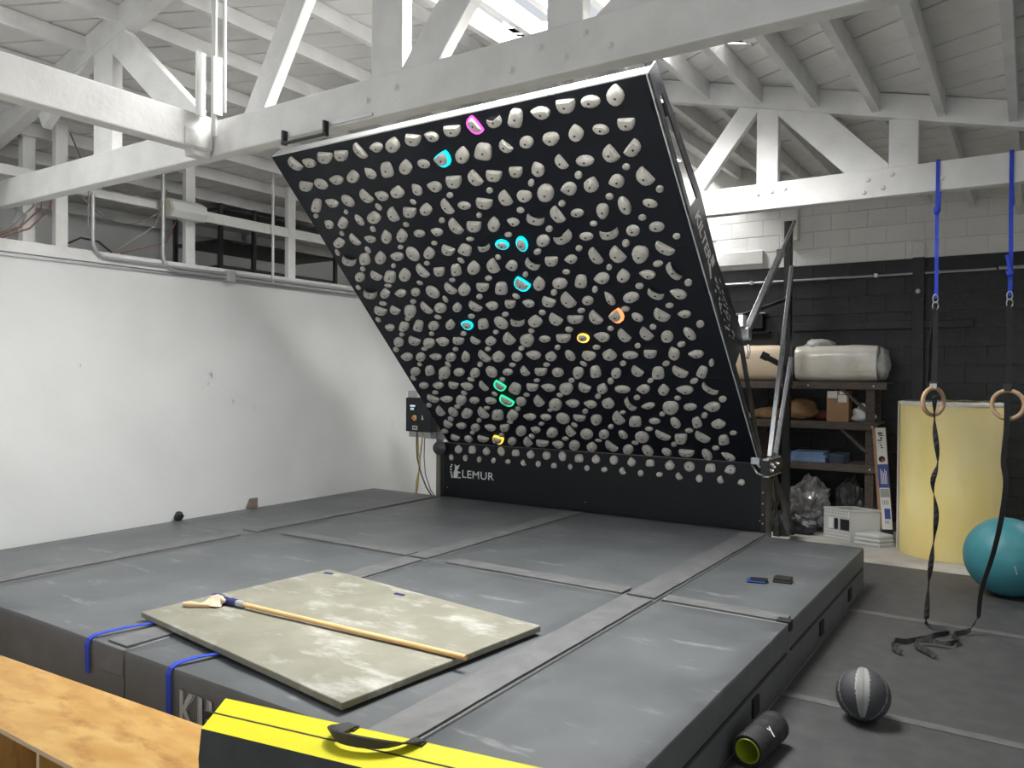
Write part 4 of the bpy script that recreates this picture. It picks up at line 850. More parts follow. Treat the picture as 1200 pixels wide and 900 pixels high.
MB().tube([(-5.95, 7.02, 1.02), (-5.93, 7.0, 0.85), (-5.9, 7.0, 0.7), (-5.95, 7.0, 0.5), (-5.96, 7.0, 0.36)], 0.009, 6).build('box_cable', CABLE_Y, cb, smooth=True)
MB().tube([(-5.85, 7.02, 1.02), (-5.84, 7.0, 0.8), (-5.82, 7.0, 0.6), (-5.74, 7.0, 0.42), (-5.70, 7.02, 0.36)], 0.006, 6).build('box_cable', CABLE_G, cb, smooth=True)

# ------------------------------------------------------------ crash mats
ZM = 0.35
def crash_mat(x0, x1, y0, y1, lab, flaps, rough_top=True):
    t = thing('crash_mat', lab, 'mat', ((x0 + x1) / 2, (y0 + y1) / 2, 0), 'grey crash mats under the climbing wall')
    nx = max(4, int((x1 - x0) / 0.12)); ny = max(4, int((y1 - y0) / 0.12))
    mb = MB(); r = 0.03
    def zz(x, y):
        ex = min(x - x0, x1 - x); ey = min(y - y0, y1 - y); e = min(ex, ey)
        sag_ = 0.007 * noise.noise(Vector((x * 1.7, y * 1.7, 0.3))) + 0.005 * noise.noise(Vector((x * 4, y * 2.2, 2.0)))
        return ZM + sag_ * min(1, e / 0.12) - 0.002
    vs = []; fs = []
    for j in range(ny + 1):
        for i in range(nx + 1):
            x = x0 + (x1 - x0) * i / nx; y = y0 + (y1 - y0) * j / ny
            ix = min(max(x, x0 + r * .0), x1); vs.append((ix, y, zz(x, y)))
    for j in range(ny):
        for i in range(nx):
            a = j * (nx + 1) + i; fs.append((a, a + 1, a + nx + 2, a + nx + 1))
    # rounded skirt
    ring = [(i, 0) for i in range(nx)] + [(nx, j) for j in range(ny)] + [(i, ny) for i in range(nx, 0, -1)] + [(0, j) for j in range(ny, 0, -1)]
    prev = [j * (nx + 1) + i for i, j in ring]
    for k_, (g, z_) in enumerate(((0.010, -0.006), (0.016, -0.03), (0.018, -0.12), (0.016, -0.25), (0.012, -0.349))):
        cur = []
        for (i, j), pv in zip(ring, prev):
            x = x0 + (x1 - x0) * i / nx; y = y0 + (y1 - y0) * j / ny
            dx = -1 if i == 0 else 1 if i == nx else 0; dy = -1 if j == 0 else 1 if j == ny else 0
            g2 = g * 0.35
            cur.append(len(vs)); vs.append((x + dx * g2, y + dy * g2, ZM + z_))
        for q in range(len(ring)):
            fs.append((prev[q], prev[(q + 1) % len(ring)], cur[(q + 1) % len(ring)], cur[q]))
        prev = cur
    mb.add(vs, fs); n_top = nx * ny
    mb.mi = [0] * n_top + [1] * (len(fs) - n_top)
    mb.build('mat_cover', [VINYL, VINYL_DK], t, smooth=True, ang=50)
    for (a, b, c, d) in flaps:
        n_ = max(6, int(max(b - a, d - c) / 0.15)); fb = MB(); vs = []; along_x = (b - a) > (d - c)
        for q in range(n_ + 1):
            u = q / n_
            for w in range(4):
                v = w / 3
                x = a + (b - a) * (u if along_x else v); y = c + (d - c) * (v if along_x else u)
                wob = 0.006 * noise.noise(Vector((x * 5, y * 5, 4.2)))
                if along_x: y += wob * (1 if w in (0, 3) else 0)
                else: x += wob * (1 if w in (0, 3) else 0)
                vs.append((x, y, ZM + 0.010 + 0.003 * noise.noise(Vector((x * 6, y * 6, 9)))))
        top = len(vs); vs += [(p[0], p[1], ZM + 0.001) for p in vs]
        fs = []
        for q in range(n_):
            for w in range(3):
                i0 = q * 4 + w; fs.append((i0, i0 + 1, i0 + 5, i0 + 4))
            for w in (0, 3): i0 = q * 4 + w; fs.append((i0, i0 + 4, top + i0 + 4, top + i0))
        for q in (0, n_):
            for w in range(3): i0 = q * 4 + w; fs.append((i0, i0 + 1, top + i0 + 1, top + i0))
        fb.add(vs, fs); fb.build('seam_flap', FLAP, t, smooth=True, ang=40)
    return t
Y0, YS, Y1 = 2.21, 4.56, 7.12
mA = crash_mat(-6.72, -5.655, 1.0, 4.36, 'grey crash mat along the white wall, nearer the camera', [(-5.84, -5.66, 1.2, 4.34)])
mB = crash_mat(-6.72, -5.655, 4.375, 7.1, 'grey crash mat along the white wall, below the control box', [(-5.84, -5.66, 4.5, 7.0)])
mC = crash_mat(-5.635, -3.785, Y0, YS - 0.008, 'grey crash mat with white chalk marks beside the plywood box', [(-3.97, -3.795, Y0 + 0.02, YS - 0.02)])
mD = crash_mat(-5.635, -3.785, YS + 0.008, Y1, 'grey crash mat directly under the letters on the kick board', [(-5.4, -3.99, YS + 0.012, YS + 0.16), (-3.97, -3.795, YS + 0.02, Y1 - 0.1)])
mE = crash_mat(-3.765, -1.935, Y0, YS - 0.008, 'grey crash mat under most of the grey green pad', [(-2.14, -1.945, Y0 + 0.02, YS - 0.02)])
mF = crash_mat(-3.765, -1.935, YS + 0.008, Y1, 'grey crash mat in front of the wider plain part of the kick board', [(-3.6, -2.17, YS + 0.012, YS + 0.16), (-2.14, -1.945, YS + 0.02, Y1 - 0.1)])
mG = crash_mat(-1.915, -1.135, Y0 - 0.2, YS - 0.008, 'narrow grey crash mat beside the foam roller', [])
mH = crash_mat(-1.915, -1.135, YS + 0.008, 6.97, 'narrow grey crash mat with the phone and wallet lying on it', [(-1.9, -1.15, YS + 0.012, YS + 0.14)])
# corner seams and velcro tabs on the outer side of the narrow mats
for t, ya, yb in ((mG, Y0 - 0.2, YS), (mH, YS, 6.97)):
    MB().box(-1.134, -1.121, ya + 0.05, yb - 0.05, 0.185, 0.20).build('side_seam', mat('dark_seam', (0.03, 0.03, 0.032), 0.6), t)
    for q in (0.35, 0.75):
        yy = ya + (yb - ya) * q
        MB().box(-1.134, -1.118, yy - 0.05, yy + 0.05, 0.06, 0.15).build('velcro_tab', BLACK_WEB, t)
MB().box(-1.20, -1.12, YS + 0.008, YS + 0.075, 0.30, 0.362).build('velcro_tab', BLACK_WEB, mH, bevel=0.006)
MB().box(-3.99, -3.78, Y0 - 0.012, Y0 + 0.02, 0.21, 0.352).build('flap_end', FLAP, mC, bevel=0.008)
# blue straps over the front edge
def edge_strap(xt, yt, xb, zb, t):
    pts = [(xt, yt, ZM + 0.014), (xt + (xb - xt) * 0.35, yt - (yt - Y0) * 0.45, ZM + 0.022), (xt + (xb - xt) * 0.7, Y0 + 0.05, ZM + 0.018), (xb - (xb - xt) * 0.12, Y0 + 0.015, ZM + 0.012), (xb, Y0 - 0.010, ZM - 0.002), (xb, Y0 - 0.022, ZM - 0.03), (xb, Y0 - 0.020, zb + 0.06), (xb, Y0 - 0.018, zb)]
    MB().ribbon(pts, [(1, 0.2, 0)] * len(pts), 0.03, 0.004).build('blue_strap', BLUE, t)
edge_strap(-4.02, 2.52, -4.10, 0.17, mC)
edge_strap(-3.32, 2.42, -3.38, 0.10, mE)
PRINT_L = mat('pale_grey_print', (0.48, 0.48, 0.48), 0.6)
# printed lettering on the front face of the mat
text('mat_lettering', 'KILTER', (-3.315, Y0 - 0.0085, 0.095), (1, 0, 0), (0.0, 0, 1), 0.165, PRINT, mE, 0.0, offset=0.055, sx=0.78, spacing=1.28)
text('mat_lettering', 'KILTER', (-3.315, Y0 - 0.0085, 0.095), (1, 0, 0), (0.0, 0, 1), 0.165, PRINT_K, mE, 0.002, offset=0.038, sx=0.78, spacing=1.28)
text('mat_lettering', 'KILTER', (-3.315, Y0 - 0.0085, 0.095), (1, 0, 0), (0.0, 0, 1), 0.165, PRINT_L, mE, 0.004, offset=0.022, sx=0.78, spacing=1.28)
# ------------------------------------------------------------ things on the mats
pd = thing('foam_pad', 'thin grey green pad dusted with chalk under the long brush pole', 'pad', (-3.2, 3.05, 0.362))
c_ = [(-4.162, 2.524), (-2.334, 2.284), (-2.181, 3.599), (-4.025, 3.817)]
zt0 = 0.3665
mb = MB(); nx, ny = 16, 12; vs = []; fs = []
for layer in (0, 1):
    for j in range(ny + 1):
        for i in range(nx + 1):
            u, v = i / nx, j / ny
            # rounded corners
            x = (c_[0][0] * (1 - u) + c_[1][0] * u) * (1 - v) + (c_[3][0] * (1 - u) + c_[2][0] * u) * v
            y = (c_[0][1] * (1 - u) + c_[1][1] * u) * (1 - v) + (c_[3][1] * (1 - u) + c_[2][1] * u) * v
            z = zt0 + (0.034 if layer else 0) + (0.003 * noise.noise(Vector((x * 3, y * 3, 1))) if layer else 0)
            vs.append((x, y, z))
N_ = (nx + 1) * (ny + 1)
for j in range(ny):
    for i in range(nx):
        a = j * (nx + 1) + i
        fs.append((a, a + nx + 1, a + nx + 2, a + 1)); fs.append((N_ + a, N_ + a + 1, N_ + a + nx + 2, N_ + a + nx + 1))
ring = [i for i in range(nx)] + [nx + j * (nx + 1) for j in range(ny)] + [ny * (nx + 1) + i for i in range(nx, 0, -1)] + [j * (nx + 1) for j in range(ny, 0, -1)]
for q in range(len(ring)):
    a, b = ring[q], ring[(q + 1) % len(ring)]; fs.append((a, b, N_ + b, N_ + a))
mb.add(vs, fs); mb.build('pad_body', FOAMPAD, pd, bevel=0.006)
for (x, y) in ((-3.93, 3.72), (-3.20, 3.61)):
    MB().box(x - 0.035, x + 0.035, y - 0.012, y + 0.012, zt0 + 0.034, zt0 + 0.039).build('blue_tab', NAVY, pd)

bz = 0.402
br = thing('brush_pole', 'long pale wooden pole with a cream brush taped to its end', 'brush', (-3.0, 2.91, bz))
A = Vector((-3.76, 2.885, bz + 0.022)); B = Vector((-2.20, 2.950, bz + 0.014)); D = (A - B).normalized(); SD = Vector((-D.y, D.x, 0))
MB().tube([A + D * -0.02, B], 0.0135, 12).build('pole', WOOD_LT, br, smooth=True, ang=40)
MB().tube([A + D * -0.03, A + D * 0.04], 0.019, 12).build('pole_ferrule', GREY_PL, br, smooth=True, ang=40)
MB().tube([A + D * 0.03, A + D * 0.12, A + D * 0.20, A + D * 0.235], 0.02, 12, radii=[0.021, 0.024, 0.03, 0.026]).build('tape_wrap', NAVY, br, smooth=True, ang=50)
MB().tube([A + D * 0.07 + Vector((0, 0, 0.02)), A + D * 0.13 + Vector((0, 0, 0.026))], 0.006, 6).build('tape_print', PRINT_G, br)
hb = A + D * 0.20
MB().tube([hb, Vector((-3.91, 2.775, 0.416)), Vector((-3.966, 2.752, 0.415)), Vector((-4.01, 2.728, 0.417)), Vector((-4.045, 2.712, 0.417))], 0.02, 10, radii=[0.018, 0.015, 0.014, 0.019, 0.011]).build('brush_handle', mat('pale_brush_handle', (0.66, 0.45, 0.26), 0.5), br, smooth=True, ang=60)
fan = MB()
pf = [(-3.975, 2.758, 0.412), (-3.985, 2.83, 0.425), (-3.976, 2.84, 0.448), (-3.948, 2.857, 0.455), (-3.905, 2.855, 0.452), (-3.88, 2.83, 0.43), (-3.86, 2.79, 0.413)]
fan.prism([Vector(p) for p in pf], (0.012, 0.028, -0.006)); fan.build('brush_head', BRISTLE, br, bevel=0.004)
MB().tube([(-3.945, 2.862, 0.445), (-3.90, 2.86, 0.44), (-3.852, 2.842, 0.435)], 0.012, 8).build('brush_tuft', BRISTLE, br, smooth=True)

ph = thing('phone', 'small dark phone with a blue sleeve lying flat on the narrow mat', 'phone', (-1.516, 5.39, 0.35))
def flat(cx, cy, w, h, z0, z1, ang, name, m_, par, bev=0.004):
    c, s = cos(ang), sin(ang)
    pts = [(cx + a * c - b * s, cy + a * s + b * c) for a, b in ((-w, -h), (w, -h), (w, h), (-w, h))]
    return MB().hexa([(x, y, z0) for x, y in pts], [(x, y, z1) for x, y in pts]).build(name, m_, par, bevel=bev)
flat(-1.545, 5.375, 0.062, 0.038, 0.352, 0.362, 0.25, 'phone_sleeve', PHONEB, ph)
flat(-1.53, 5.388, 0.058, 0.034, 0.362, 0.372, 0.25, 'phone_body', STEEL_BK, ph)
wa = thing('wallet', 'small folded dark leather wallet beside the phone on the narrow mat', 'wallet', (-1.391, 5.478, 0.35))
WAL = mat('dark_leather', (0.022, 0.020, 0.018), 0.45)
flat(-1.395, 5.475, 0.060, 0.045, 0.352, 0.366, 0.1, 'wallet_flap', WAL, wa)
flat(-1.393, 5.477, 0.058, 0.044, 0.368, 0.384, 0.1, 'wallet_flap', WAL, wa)
# rubble at the foot of the white wall
o = blob((-6.71, 4.45, 0.385), (0.03, 0.05, 0.05), 3, 0.25, 2).build('climbing_shoe', STEEL_BK, smooth=False); tag(o, 'small black lump at the foot of the white wall beside the mat', 'shoe')
o = MB().prism([(-6.735, 5.22, 0.352), (-6.735, 5.36, 0.352), (-6.735, 5.36, 0.45), (-6.735, 5.27, 0.45)], (0.02, 0, 0)).build('wall_tile', mat('brown_chipped_edge', (0.20, 0.16, 0.13), 0.7)); tag(o, 'small brown chipped piece leaning at the foot of the white wall', 'tile')

# ------------------------------------------------------------ plywood step box
px = thing('plywood_box', 'long low plywood box with open compartments in front of the mats', 'box', (-4.0, 1.72, 0))
ya, yb, yc_, xl, xr, zt_ = 1.50, 1.915, 1.99, -5.55, -2.52, 0.30
MB().prism([(xl, ya, zt_ - 0.02), (xr, ya, zt_ - 0.02), (xr, yc_, zt_ - 0.02), (xl, yb - 0.09, zt_ - 0.02)], (0, 0, 0.02)).build('top_panel', PLY, px, bevel=0.0015)
MB().box(xl, xr, ya - 0.001, ya + 0.002, zt_ - 0.0195, zt_ - 0.0005).build('top_edge', PLY_EDGE, px)
MB().box(xl, xr, 1.80, 1.82, 0.02, zt_ - 0.02).build('back_panel', PLY, px)
MB().box(xl, xr, ya, 1.80, 0.0, 0.02).build('base_panel', PLY, px)
for i in range(9):
    x = -3.165 - 0.43 * i if i else -3.165
    if x > xl: 
        dvd = MB().box(x - 0.01, x + 0.01, ya + 0.004, 1.80, 0.02, zt_ - 0.02).build('divider', PLY, px)
        MB().box(x - 0.01, x + 0.01, ya + 0.002, ya + 0.004, 0.02, zt_ - 0.02).build('divider_edge', PLY_EDGE, dvd)
MB().box(xr - 0.02, xr, ya, 1.80, 0.02, zt_ - 0.02).build('end_panel', PLY, px)
MB().box(-2.84, -2.82, ya + 0.004, 1.80, 0.02, zt_ - 0.02).build('divider', PLY, px)

# ------------------------------------------------------------ folded crash pad standing on its edge
cp = thing('crash_pad', 'folded yellow and charcoal crash pad standing on edge in front of the plywood box end', 'crash pad', (-1.7, 1.76, 0))
o3 = Vector((-2.3597, 1.7368, 0.60)); u3 = Vector((0.98458, 0.17497, 0)); w3 = Vector((0.17497, -0.98458, 0))
LN, TH = 1.42, 0.211
def pp(a, b, z): return o3 + u3 * a + w3 * b + Vector((0, 0, z - 0.60))
skew = 0.10
def half(b0, b1, lab):
    mb = MB()
    def lp(z, ins): return [pp(skew * b0 / TH + ins, b0 + 0.0, z), pp(skew * b1 / TH + ins, b1, z), pp(LN, b1, z), pp(LN, b0, z)]
    loops = [lp(0.0, 0.05), lp(0.25, 0.02), lp(0.50, 0.0), lp(0.60, 0.012)]
    for A_, B_ in zip(loops, loops[1:]):
        for i in range(4):
            mb.add([A_[i], A_[(i + 1) % 4], B_[(i + 1) % 4], B_[i]], [(0, 1, 2, 3)], 0)
    mb.add(loops[-1], [(0, 1, 2, 3)], 1); mb.add(loops[0], [(3, 2, 1, 0)], 0)
    return mb
for b0, b1 in ((0.0, TH / 2 - 0.003), (TH / 2 + 0.003, TH)):
    half(b0, b1, '').build('pad_half', [CHAR, YELLOW], cp, fix=False)
# yellow turns over the far edge of the rear half
MB().prism([pp(-0.002, -0.003, 0.30), pp(LN, -0.003, 0.30), pp(LN, -0.003, 0.60), pp(0.012, -0.003, 0.60)], w3 * 0.004).build('yellow_facing', YELLOW, cp)
MB().box(0, 0.001, 0, 0.001, 0, 0.001) 
MB().prism([pp(0.02, TH / 2 - 0.004, 0.575), pp(LN, TH / 2 - 0.004, 0.575), pp(LN, TH / 2 + 0.004, 0.575), pp(0.02, TH / 2 + 0.004, 0.575)], (0, 0, 0.026)).build('fold_seam', BLACK_WEB, cp)
hp = []
for i in range(15):
    t_ = i / 14; a = 0.675 - 0.125 * cos(pi * t_) * (1 + 0.12 * sin(pi * t_)) - 0.05 * sin(pi * t_); b = 0.005 + 0.135 * sin(pi * t_) ** 0.75; z = 0.609 + 0.024 * sin(pi * t_)
    hp.append(pp(a, b, z))
sd_ = [(u3 * cos(pi * i / 14) * 0.9 + Vector((0, 0, 0.55 * sin(pi * i / 14))) + w3 * 0.1 + u3 * 0.02) for i in range(15)]
sd_ = []
for i in range(15):
    t_ = i / 14; d = (hp[min(i + 1, 14)] - hp[max(i - 1, 0)]).normalized(); n_ = d.cross(Vector((0, 0, 1))).normalized()
    sd_.append(n_ * (1 - 0.75 * sin(pi * t_)) + Vector((0, 0, 0.9 * sin(pi * t_))))
MB().ribbon(hp, sd_, 0.042, 0.006).build('carry_handle', mat('charcoal_webbing', (0.035, 0.035, 0.036), 0.65, bump=0.2, bscale=150), cp, smooth=True, ang=60)
for a in (0.55, 0.80):
    MB().prism([pp(a - 0.022, 0.0, 0.600), pp(a + 0.022, 0.0, 0.600), pp(a + 0.022, 0.03, 0.600), pp(a - 0.022, 0.03, 0.600)], (0, 0, 0.008)).build('handle_tab', MATS['charcoal_webbing'], cp)

# ------------------------------------------------------------ things on the rubber floor
FZ = 0.013
ro = thing('foam_roller', 'hollow black foam roller with a lime inner tube beside the narrow mat', 'roller', (-1.02, 3.6, FZ))
E0 = Vector((-1.03, 3.47, FZ + 0.072)); E1 = Vector((-1.00, 3.80, FZ + 0.072)); AX = (E1 - E0).normalized(); LL = (E1 - E0).length
def ringtube(c, ax, r0, r1, L, n=28):
    mb = MB(); ax = ax.normalized(); a = ax.orthogonal().normalized(); b = ax.cross(a)
    prof = [(r0, 0), (r1 - 0.004, 0), (r1, 0.006), (r1, L - 0.006), (r1 - 0.004, L), (r0, L)]
    o = 0
    for r, h in prof:
        for j in range(n): mb.v.append(c + ax * h + (a * cos(2 * pi * j / n) + b * sin(2 * pi * j / n)) * r)
    P_ = len(prof)
    for i in range(P_):
        for j in range(n):
            mb.f.append([i * n + j, i * n + (j + 1) % n, ((i + 1) % P_) * n + (j + 1) % n, ((i + 1) % P_) * n + j]); mb.mi.append(0)
    return mb
ringtube(E0, AX, 0.056, 0.072, LL).build('roller_foam', ROLLER_BK, ro, smooth=True, ang=40)
ringtube(E0 - AX * 0.003, AX, 0.051, 0.0565, LL + 0.006).build('roller_tube', LIME, ro, smooth=True, ang=40)
for k in range(3):
    rc = E0 + AX * (0.10 + k * 0.085)
    ringtube(rc, AX, 0.0715, 0.0732, 0.05).build('roller_band', ROLLER_BK, ro, smooth=True, ang=40)
# small pale forked mark on the roller, turned to the camera
vd = (Vector((0, 0, 1.742)) - (E0 + AX * 0.17)); vd = (vd - AX * vd.dot(AX)).normalized(); tg = AX.cross(vd)
mc = E0 + AX * 0.15 + (vd * cos(0.15) + tg * sin(0.15)) * 0.0737
mb = MB()
for p0, p1 in (((0.022, -0.012), (-0.004, 0.0)), ((-0.004, 0.0), (-0.022, -0.012)), ((-0.004, 0.0), (-0.022, 0.014))):
    mb.beam(mc + AX * p0[1] - tg * p0[0] * -1, mc + AX * p1[1] - tg * p1[0] * -1, 0.006, 0.0025, vd)
mb.build('roller_mark', PRINT, ro)

# medicine ball with pale panels
mr = 0.13
md = thing('medicine_ball', 'charcoal medicine ball with a pale panel on the dark rubber floor', 'ball', (-0.69, 4.29, FZ))
bc = Vector((-0.69, 4.29, FZ + mr))
cdir = (Vector((0, 0, 1.742)) - bc).normalized()
pole = (Vector((0.10, -0.60, -0.80)) + Vector((0.0, 0, 0))).normalized()
e1 = (cdir - pole * cdir.dot(pole)).normalized(); e2 = pole.cross(e1)
bounds = [-4, 15, 62, 110, 160, 200, 250, 300, 348]
bodies = []
NG = 10
for g in range(8):
    a0, a1 = radians(bounds[g]), radians(bounds[g + 1])
    mb = MB(); seg = 6; st = 14; vs = []; fs = []
    for i in range(st + 1):
        th = radians(14) + (pi - radians(28)) * i / st
        for j in range(seg + 1):
            ins = 0.012 / max(0.2, sin(th))
            ph_ = a0 + ins + (a1 - a0 - 2 * ins) * j / seg
            edge = 1.0 - (0.02 if j in (0, seg) else 0)
            vs.append(bc + (pole * cos(th) + (e1 * cos(ph_) + e2 * sin(ph_)) * sin(th)) * mr * edge)
    for i in range(st):
        for j in range(seg): a = i * (seg + 1) + j; fs.append((a, a + 1, a + seg + 2, a + seg + 1))
    mb.add(vs, fs); mb.build('ball_panel', MED_LT if g == 0 else MED_DK, md, smooth=True, label='pale grey panel' if g == 0 else None)
mb = MB(); bm = bmesh.new(); bmesh.ops.create_uvsphere(bm, u_segments=32, v_segments=20, radius=mr * 0.983)
mb.add([bc + v.co for v in bm.verts], [[v.index for v in f.verts] for f in bm.faces]); bm.free(); mb.build('ball_core', MED_SEAM, md, smooth=True)
for sgn in (1, -1):
    MB().lathe([(0.034, mr * 0.955), (0.030, mr * 0.985), (0.012, mr * 1.002), (0.004, mr * 1.0)], bc, pole * sgn, 20).build('ball_cap', MED_DK, md, smooth=True)

# big exercise ball
ebr = 0.312
eb = thing('exercise_ball', 'large teal exercise ball in front of the yellow foam roll', 'ball', (-0.14, 7.43, FZ))
ec = Vector((-0.14, 7.43, FZ + ebr - 0.004))
bm = bmesh.new(); bmesh.ops.create_uvsphere(bm, u_segments=48, v_segments=32, radius=ebr)
mb = MB(); mb.add([ec + v.co for v in bm.verts], [[v.index for v in f.verts] for f in bm.faces]); bm.free()
mb.build('ball_skin', TEAL, eb, smooth=True)
cd = (Vector((0, 0, 1.742)) - ec).normalized(); ex = cd.cross(Vector((0, 0, 1))).normalized() * -1; ey = ex.cross(cd) * -1; ey = cd.cross(ex)
def onball(a, b, r): # small angles
    v_ = cd + ex * a + ey * b; return ec + v_.normalized() * r
tx = MB()
for i, ch in enumerate('sports'):
    t0_ = -0.22 - i * 0.042
    p0 = onball(0.15 + i * 0.012, t0_, ebr + 0.0012); p1 = onball(0.18 + i * 0.012, t0_ - 0.02, ebr + 0.0012); n_ = (p0 - ec).normalized()
    tx.beam(p0, p1, 0.008, 0.001, n_)
    p2 = onball(0.165 + i * 0.012, t0_ - 0.026, ebr + 0.0012); tx.beam(p0, p2, 0.005, 0.001, n_)
tx.build('ball_print', mat('pale_teal_print', (0.35, 0.50, 0.52), 0.5), eb)

# upright yellow foam roll
yr = thing('foam_roll', 'tall upright yellow foam roll against the black block wall', 'foam roll', (-0.665, 8.93, 0))
rc = Vector((-0.665, 8.93, 0)); rr = 0.465; rh = 1.50
n_ = 40; mb = MB(); prof = [(rr * 0.985, 0.0), (rr, 0.015), (rr * 1.004, 0.4), (rr * 0.997, 0.8), (rr * 1.003, 1.2), (rr, rh - 0.02), (rr * 0.98, rh)]
mb.lathe(prof, rc, (0, 0, 1), n_); mb.build('roll_body', ROLLY, yr, smooth=True, ang=50)
cr = MB(); vs = []; fs = []
for j in range(n_):
    a = 2 * pi * j / n_; hh = 0.018 + 0.016 * abs(noise.noise(Vector((j * 0.7, 1, 2))))
    for r_, z in ((rr + 0.004, rh - 0.018), (rr + 0.006, rh + hh * 0.6), (rr - 0.05, rh + hh)): vs.append(rc + Vector((cos(a) * r_, sin(a) * r_, z)))
for j in range(n_):
    k_ = (j + 1) % n_
    for q in (0, 1): fs.append((j * 3 + q, k_ * 3 + q, k_ * 3 + q + 1, j * 3 + q + 1))
cr.add(vs, fs); cr.build('film_rim', FILM, yr, smooth=True)
la = math.atan2(-8.93 - 0, 0.665) ; vdir = (Vector((0, 0, 0)) - Vector((rc.x, rc.y, 0))).normalized(); left = Vector((vdir.y, -vdir.x, 0))
if left.x > 0: left = -left
def rolledge(ang0, ang1, name):
    vs = []; fs = []
    for i in range(13):
        z = 0.02 + (rh - 0.03) * i / 12; w = 0.03 * noise.noise(Vector((i * 0.9, 3, ang0)))
        for a in (ang0 - 0.02, ang1 + w):
            d = vdir * cos(a) + left * sin(a); vs.append(rc + d * (rr + 0.006) + Vector((0, 0, z)))
    for i in range(12): fs.append((i * 2, i * 2 + 1, i * 2 + 3, i * 2 + 2))
    mb = MB(); mb.add(vs, fs); mb.build(name, FILM, yr, smooth=True)
rolledge(radians(85), radians(72), 'film_edge'); rolledge(-radians(86), -radians(77), 'film_edge')

# ------------------------------------------------------------ rings, straps and slings hanging from the far truss
RYY = 6.2
def ring_set(xc, zc, yaw, sl_top, pts, sides, lab_ring, lab_sling, tail, kn):
    s = thing('sling', lab_sling, 'sling', (xc, RYY + 0.08, 3.2), 'blue slings over the far truss')
    y_ = RT0 - 0.012
    loop = [(xc, y_, 2.31), (xc + 0.004, RYY + 0.03, 2.6), (xc, RYY + 0.06, 2.9), (xc, y_, 3.10), (xc, y_, 3.27), (xc, RT0 - 0.006, 3.293), (xc, RT1 + 0.006, 3.293), (xc, RT1 + 0.012, 3.27), (xc, RT1 + 0.012, 3.08), (xc + 0.006, RYY + 0.09, 2.92)]
    MB().ribbon(loop, [(1, 0, 0)] * len(loop), 0.026 if xc > -.3 else 0.024, 0.004).build('sling_loop', BLUE, s)
    zk = kn
    blob((xc, RYY + 0.05, zk), (0.024, 0.02, 0.03), 5 + xc, 0.3, 2, flat=False).build('sling_knot', BLUE, s, smooth=True)
    MB().ribbon([(xc, RYY + 0.03, zk), (xc + (0.02 if xc < -.3 else -0.02), RYY + 0.03, zk + 0.12)], [(1, 0, 0)] * 2, 0.02, 0.004).build('sling_tail', BLUE, s)
    r = thing('gym_ring', lab_ring, 'ring', (xc, RYY, 0.0), 'wooden gym rings on black straps')
    # ring
    R_, rt = 0.094, 0.0145; n1, n2 = 32, 10; vs = []; fs = []
    ax = Vector((cos(yaw), sin(yaw), 0)); 
    for i in range(n1):
        a = 2 * pi * i / n1; c = Vector((xc + 0.0, RYY - 0.02, zc)) + (ax * cos(a) + Vector((0, 0, 1)) * sin(a)) * R_
        d = ax * cos(a) + Vector((0, 0, 1)) * sin(a); nn = ax.cross(Vector((0, 0, 1)))
        for j in range(n2): b = 2 * pi * j / n2; vs.append(c + (d * cos(b) + nn * sin(b)) * rt)
    for i in range(n1):
        for j in range(n2): fs.append((i * n2 + j, ((i + 1) % n1) * n2 + j, ((i + 1) % n1) * n2 + (j + 1) % n2, i * n2 + (j + 1) % n2))
    mb = MB(); mb.add(vs, fs); mb.build('wooden_hoop', WOOD_RING, r, smooth=True)
    # carabiner of two links
    for q, z in enumerate((2.305, 2.255)):
        lk = [Vector((xc + 0.018 * cos(a) * (1 if q else 0.9), RYY + 0.03 + 0.003 * q, z + 0.03 * sin(a))) for a in [2 * pi * k / 12 for k in range(12)]]
        MB().tube(lk + [lk[0]], 0.0045, 6).build('carabiner', ALU, r, smooth=True)
    up = [(xc, RYY + 0.03, 2.24), (xc + 0.004, RYY + 0.03, 1.95), (xc, RYY + 0.02, zc + 0.12), (xc, RYY - 0.0, zc + 0.075)]
    MB().ribbon(up, [(1, 0.15, 0)] * 4, 0.032, 0.004).build('hanging_strap', BLACK_WEB, r)
    if xc < -.3: MB().ribbon([(xc, RYY + 0.035, 2.23), (xc - 0.03, RYY + 0.04, 1.98), (xc - 0.035, RYY + 0.03, zc + 0.12)], [(0.6, 0.8, 0)] * 3, 0.03, 0.004).build('hanging_strap', BLACK_WEB, r)
    MB().box(xc - 0.028, xc + 0.028, RYY - 0.03, RYY + 0.0, zc + 0.10, zc + 0.14).build('cam_buckle', STEEL_BK, r, bevel=0.004)
    MB().box(xc - 0.022, xc + 0.022, RYY - 0.04, RYY - 0.03, zc + 0.09, zc + 0.125).build('buckle_lever', GREY_PL if xc < -.3 else STEEL_BK, r, bevel=0.003)
    MB().ribbon(pts, sides, 0.034, 0.003).build('strap_tail', BLACK_WEB, r)
    return r
def dens(pts, n=5):
    out = []
    P = [Vector(p) for p in pts]
    for i in range(len(P) - 1):
        p0 = P[max(i - 1, 0)]; p1 = P[i]; p2 = P[i + 1]; p3 = P[min(i + 2, len(P) - 1)]
        for k_ in range(n):
            t_ = k_ / n
            out.append(0.5 * ((2 * p1) + (p2 - p0) * t_ + (2 * p0 - 5 * p1 + 4 * p2 - p3) * t_ ** 2 + (3 * p1 - p0 - 3 * p2 + p3) * t_ ** 3))
    out.append(P[-1]); return out
def twist(n, turns, ph0=0.0):
    return [(cos(ph0 + 2 * pi * turns * i / (n - 1)), sin(ph0 + 2 * pi * turns * i / (n - 1)), 0.05) for i in range(n)]
YT = RYY - 0.05
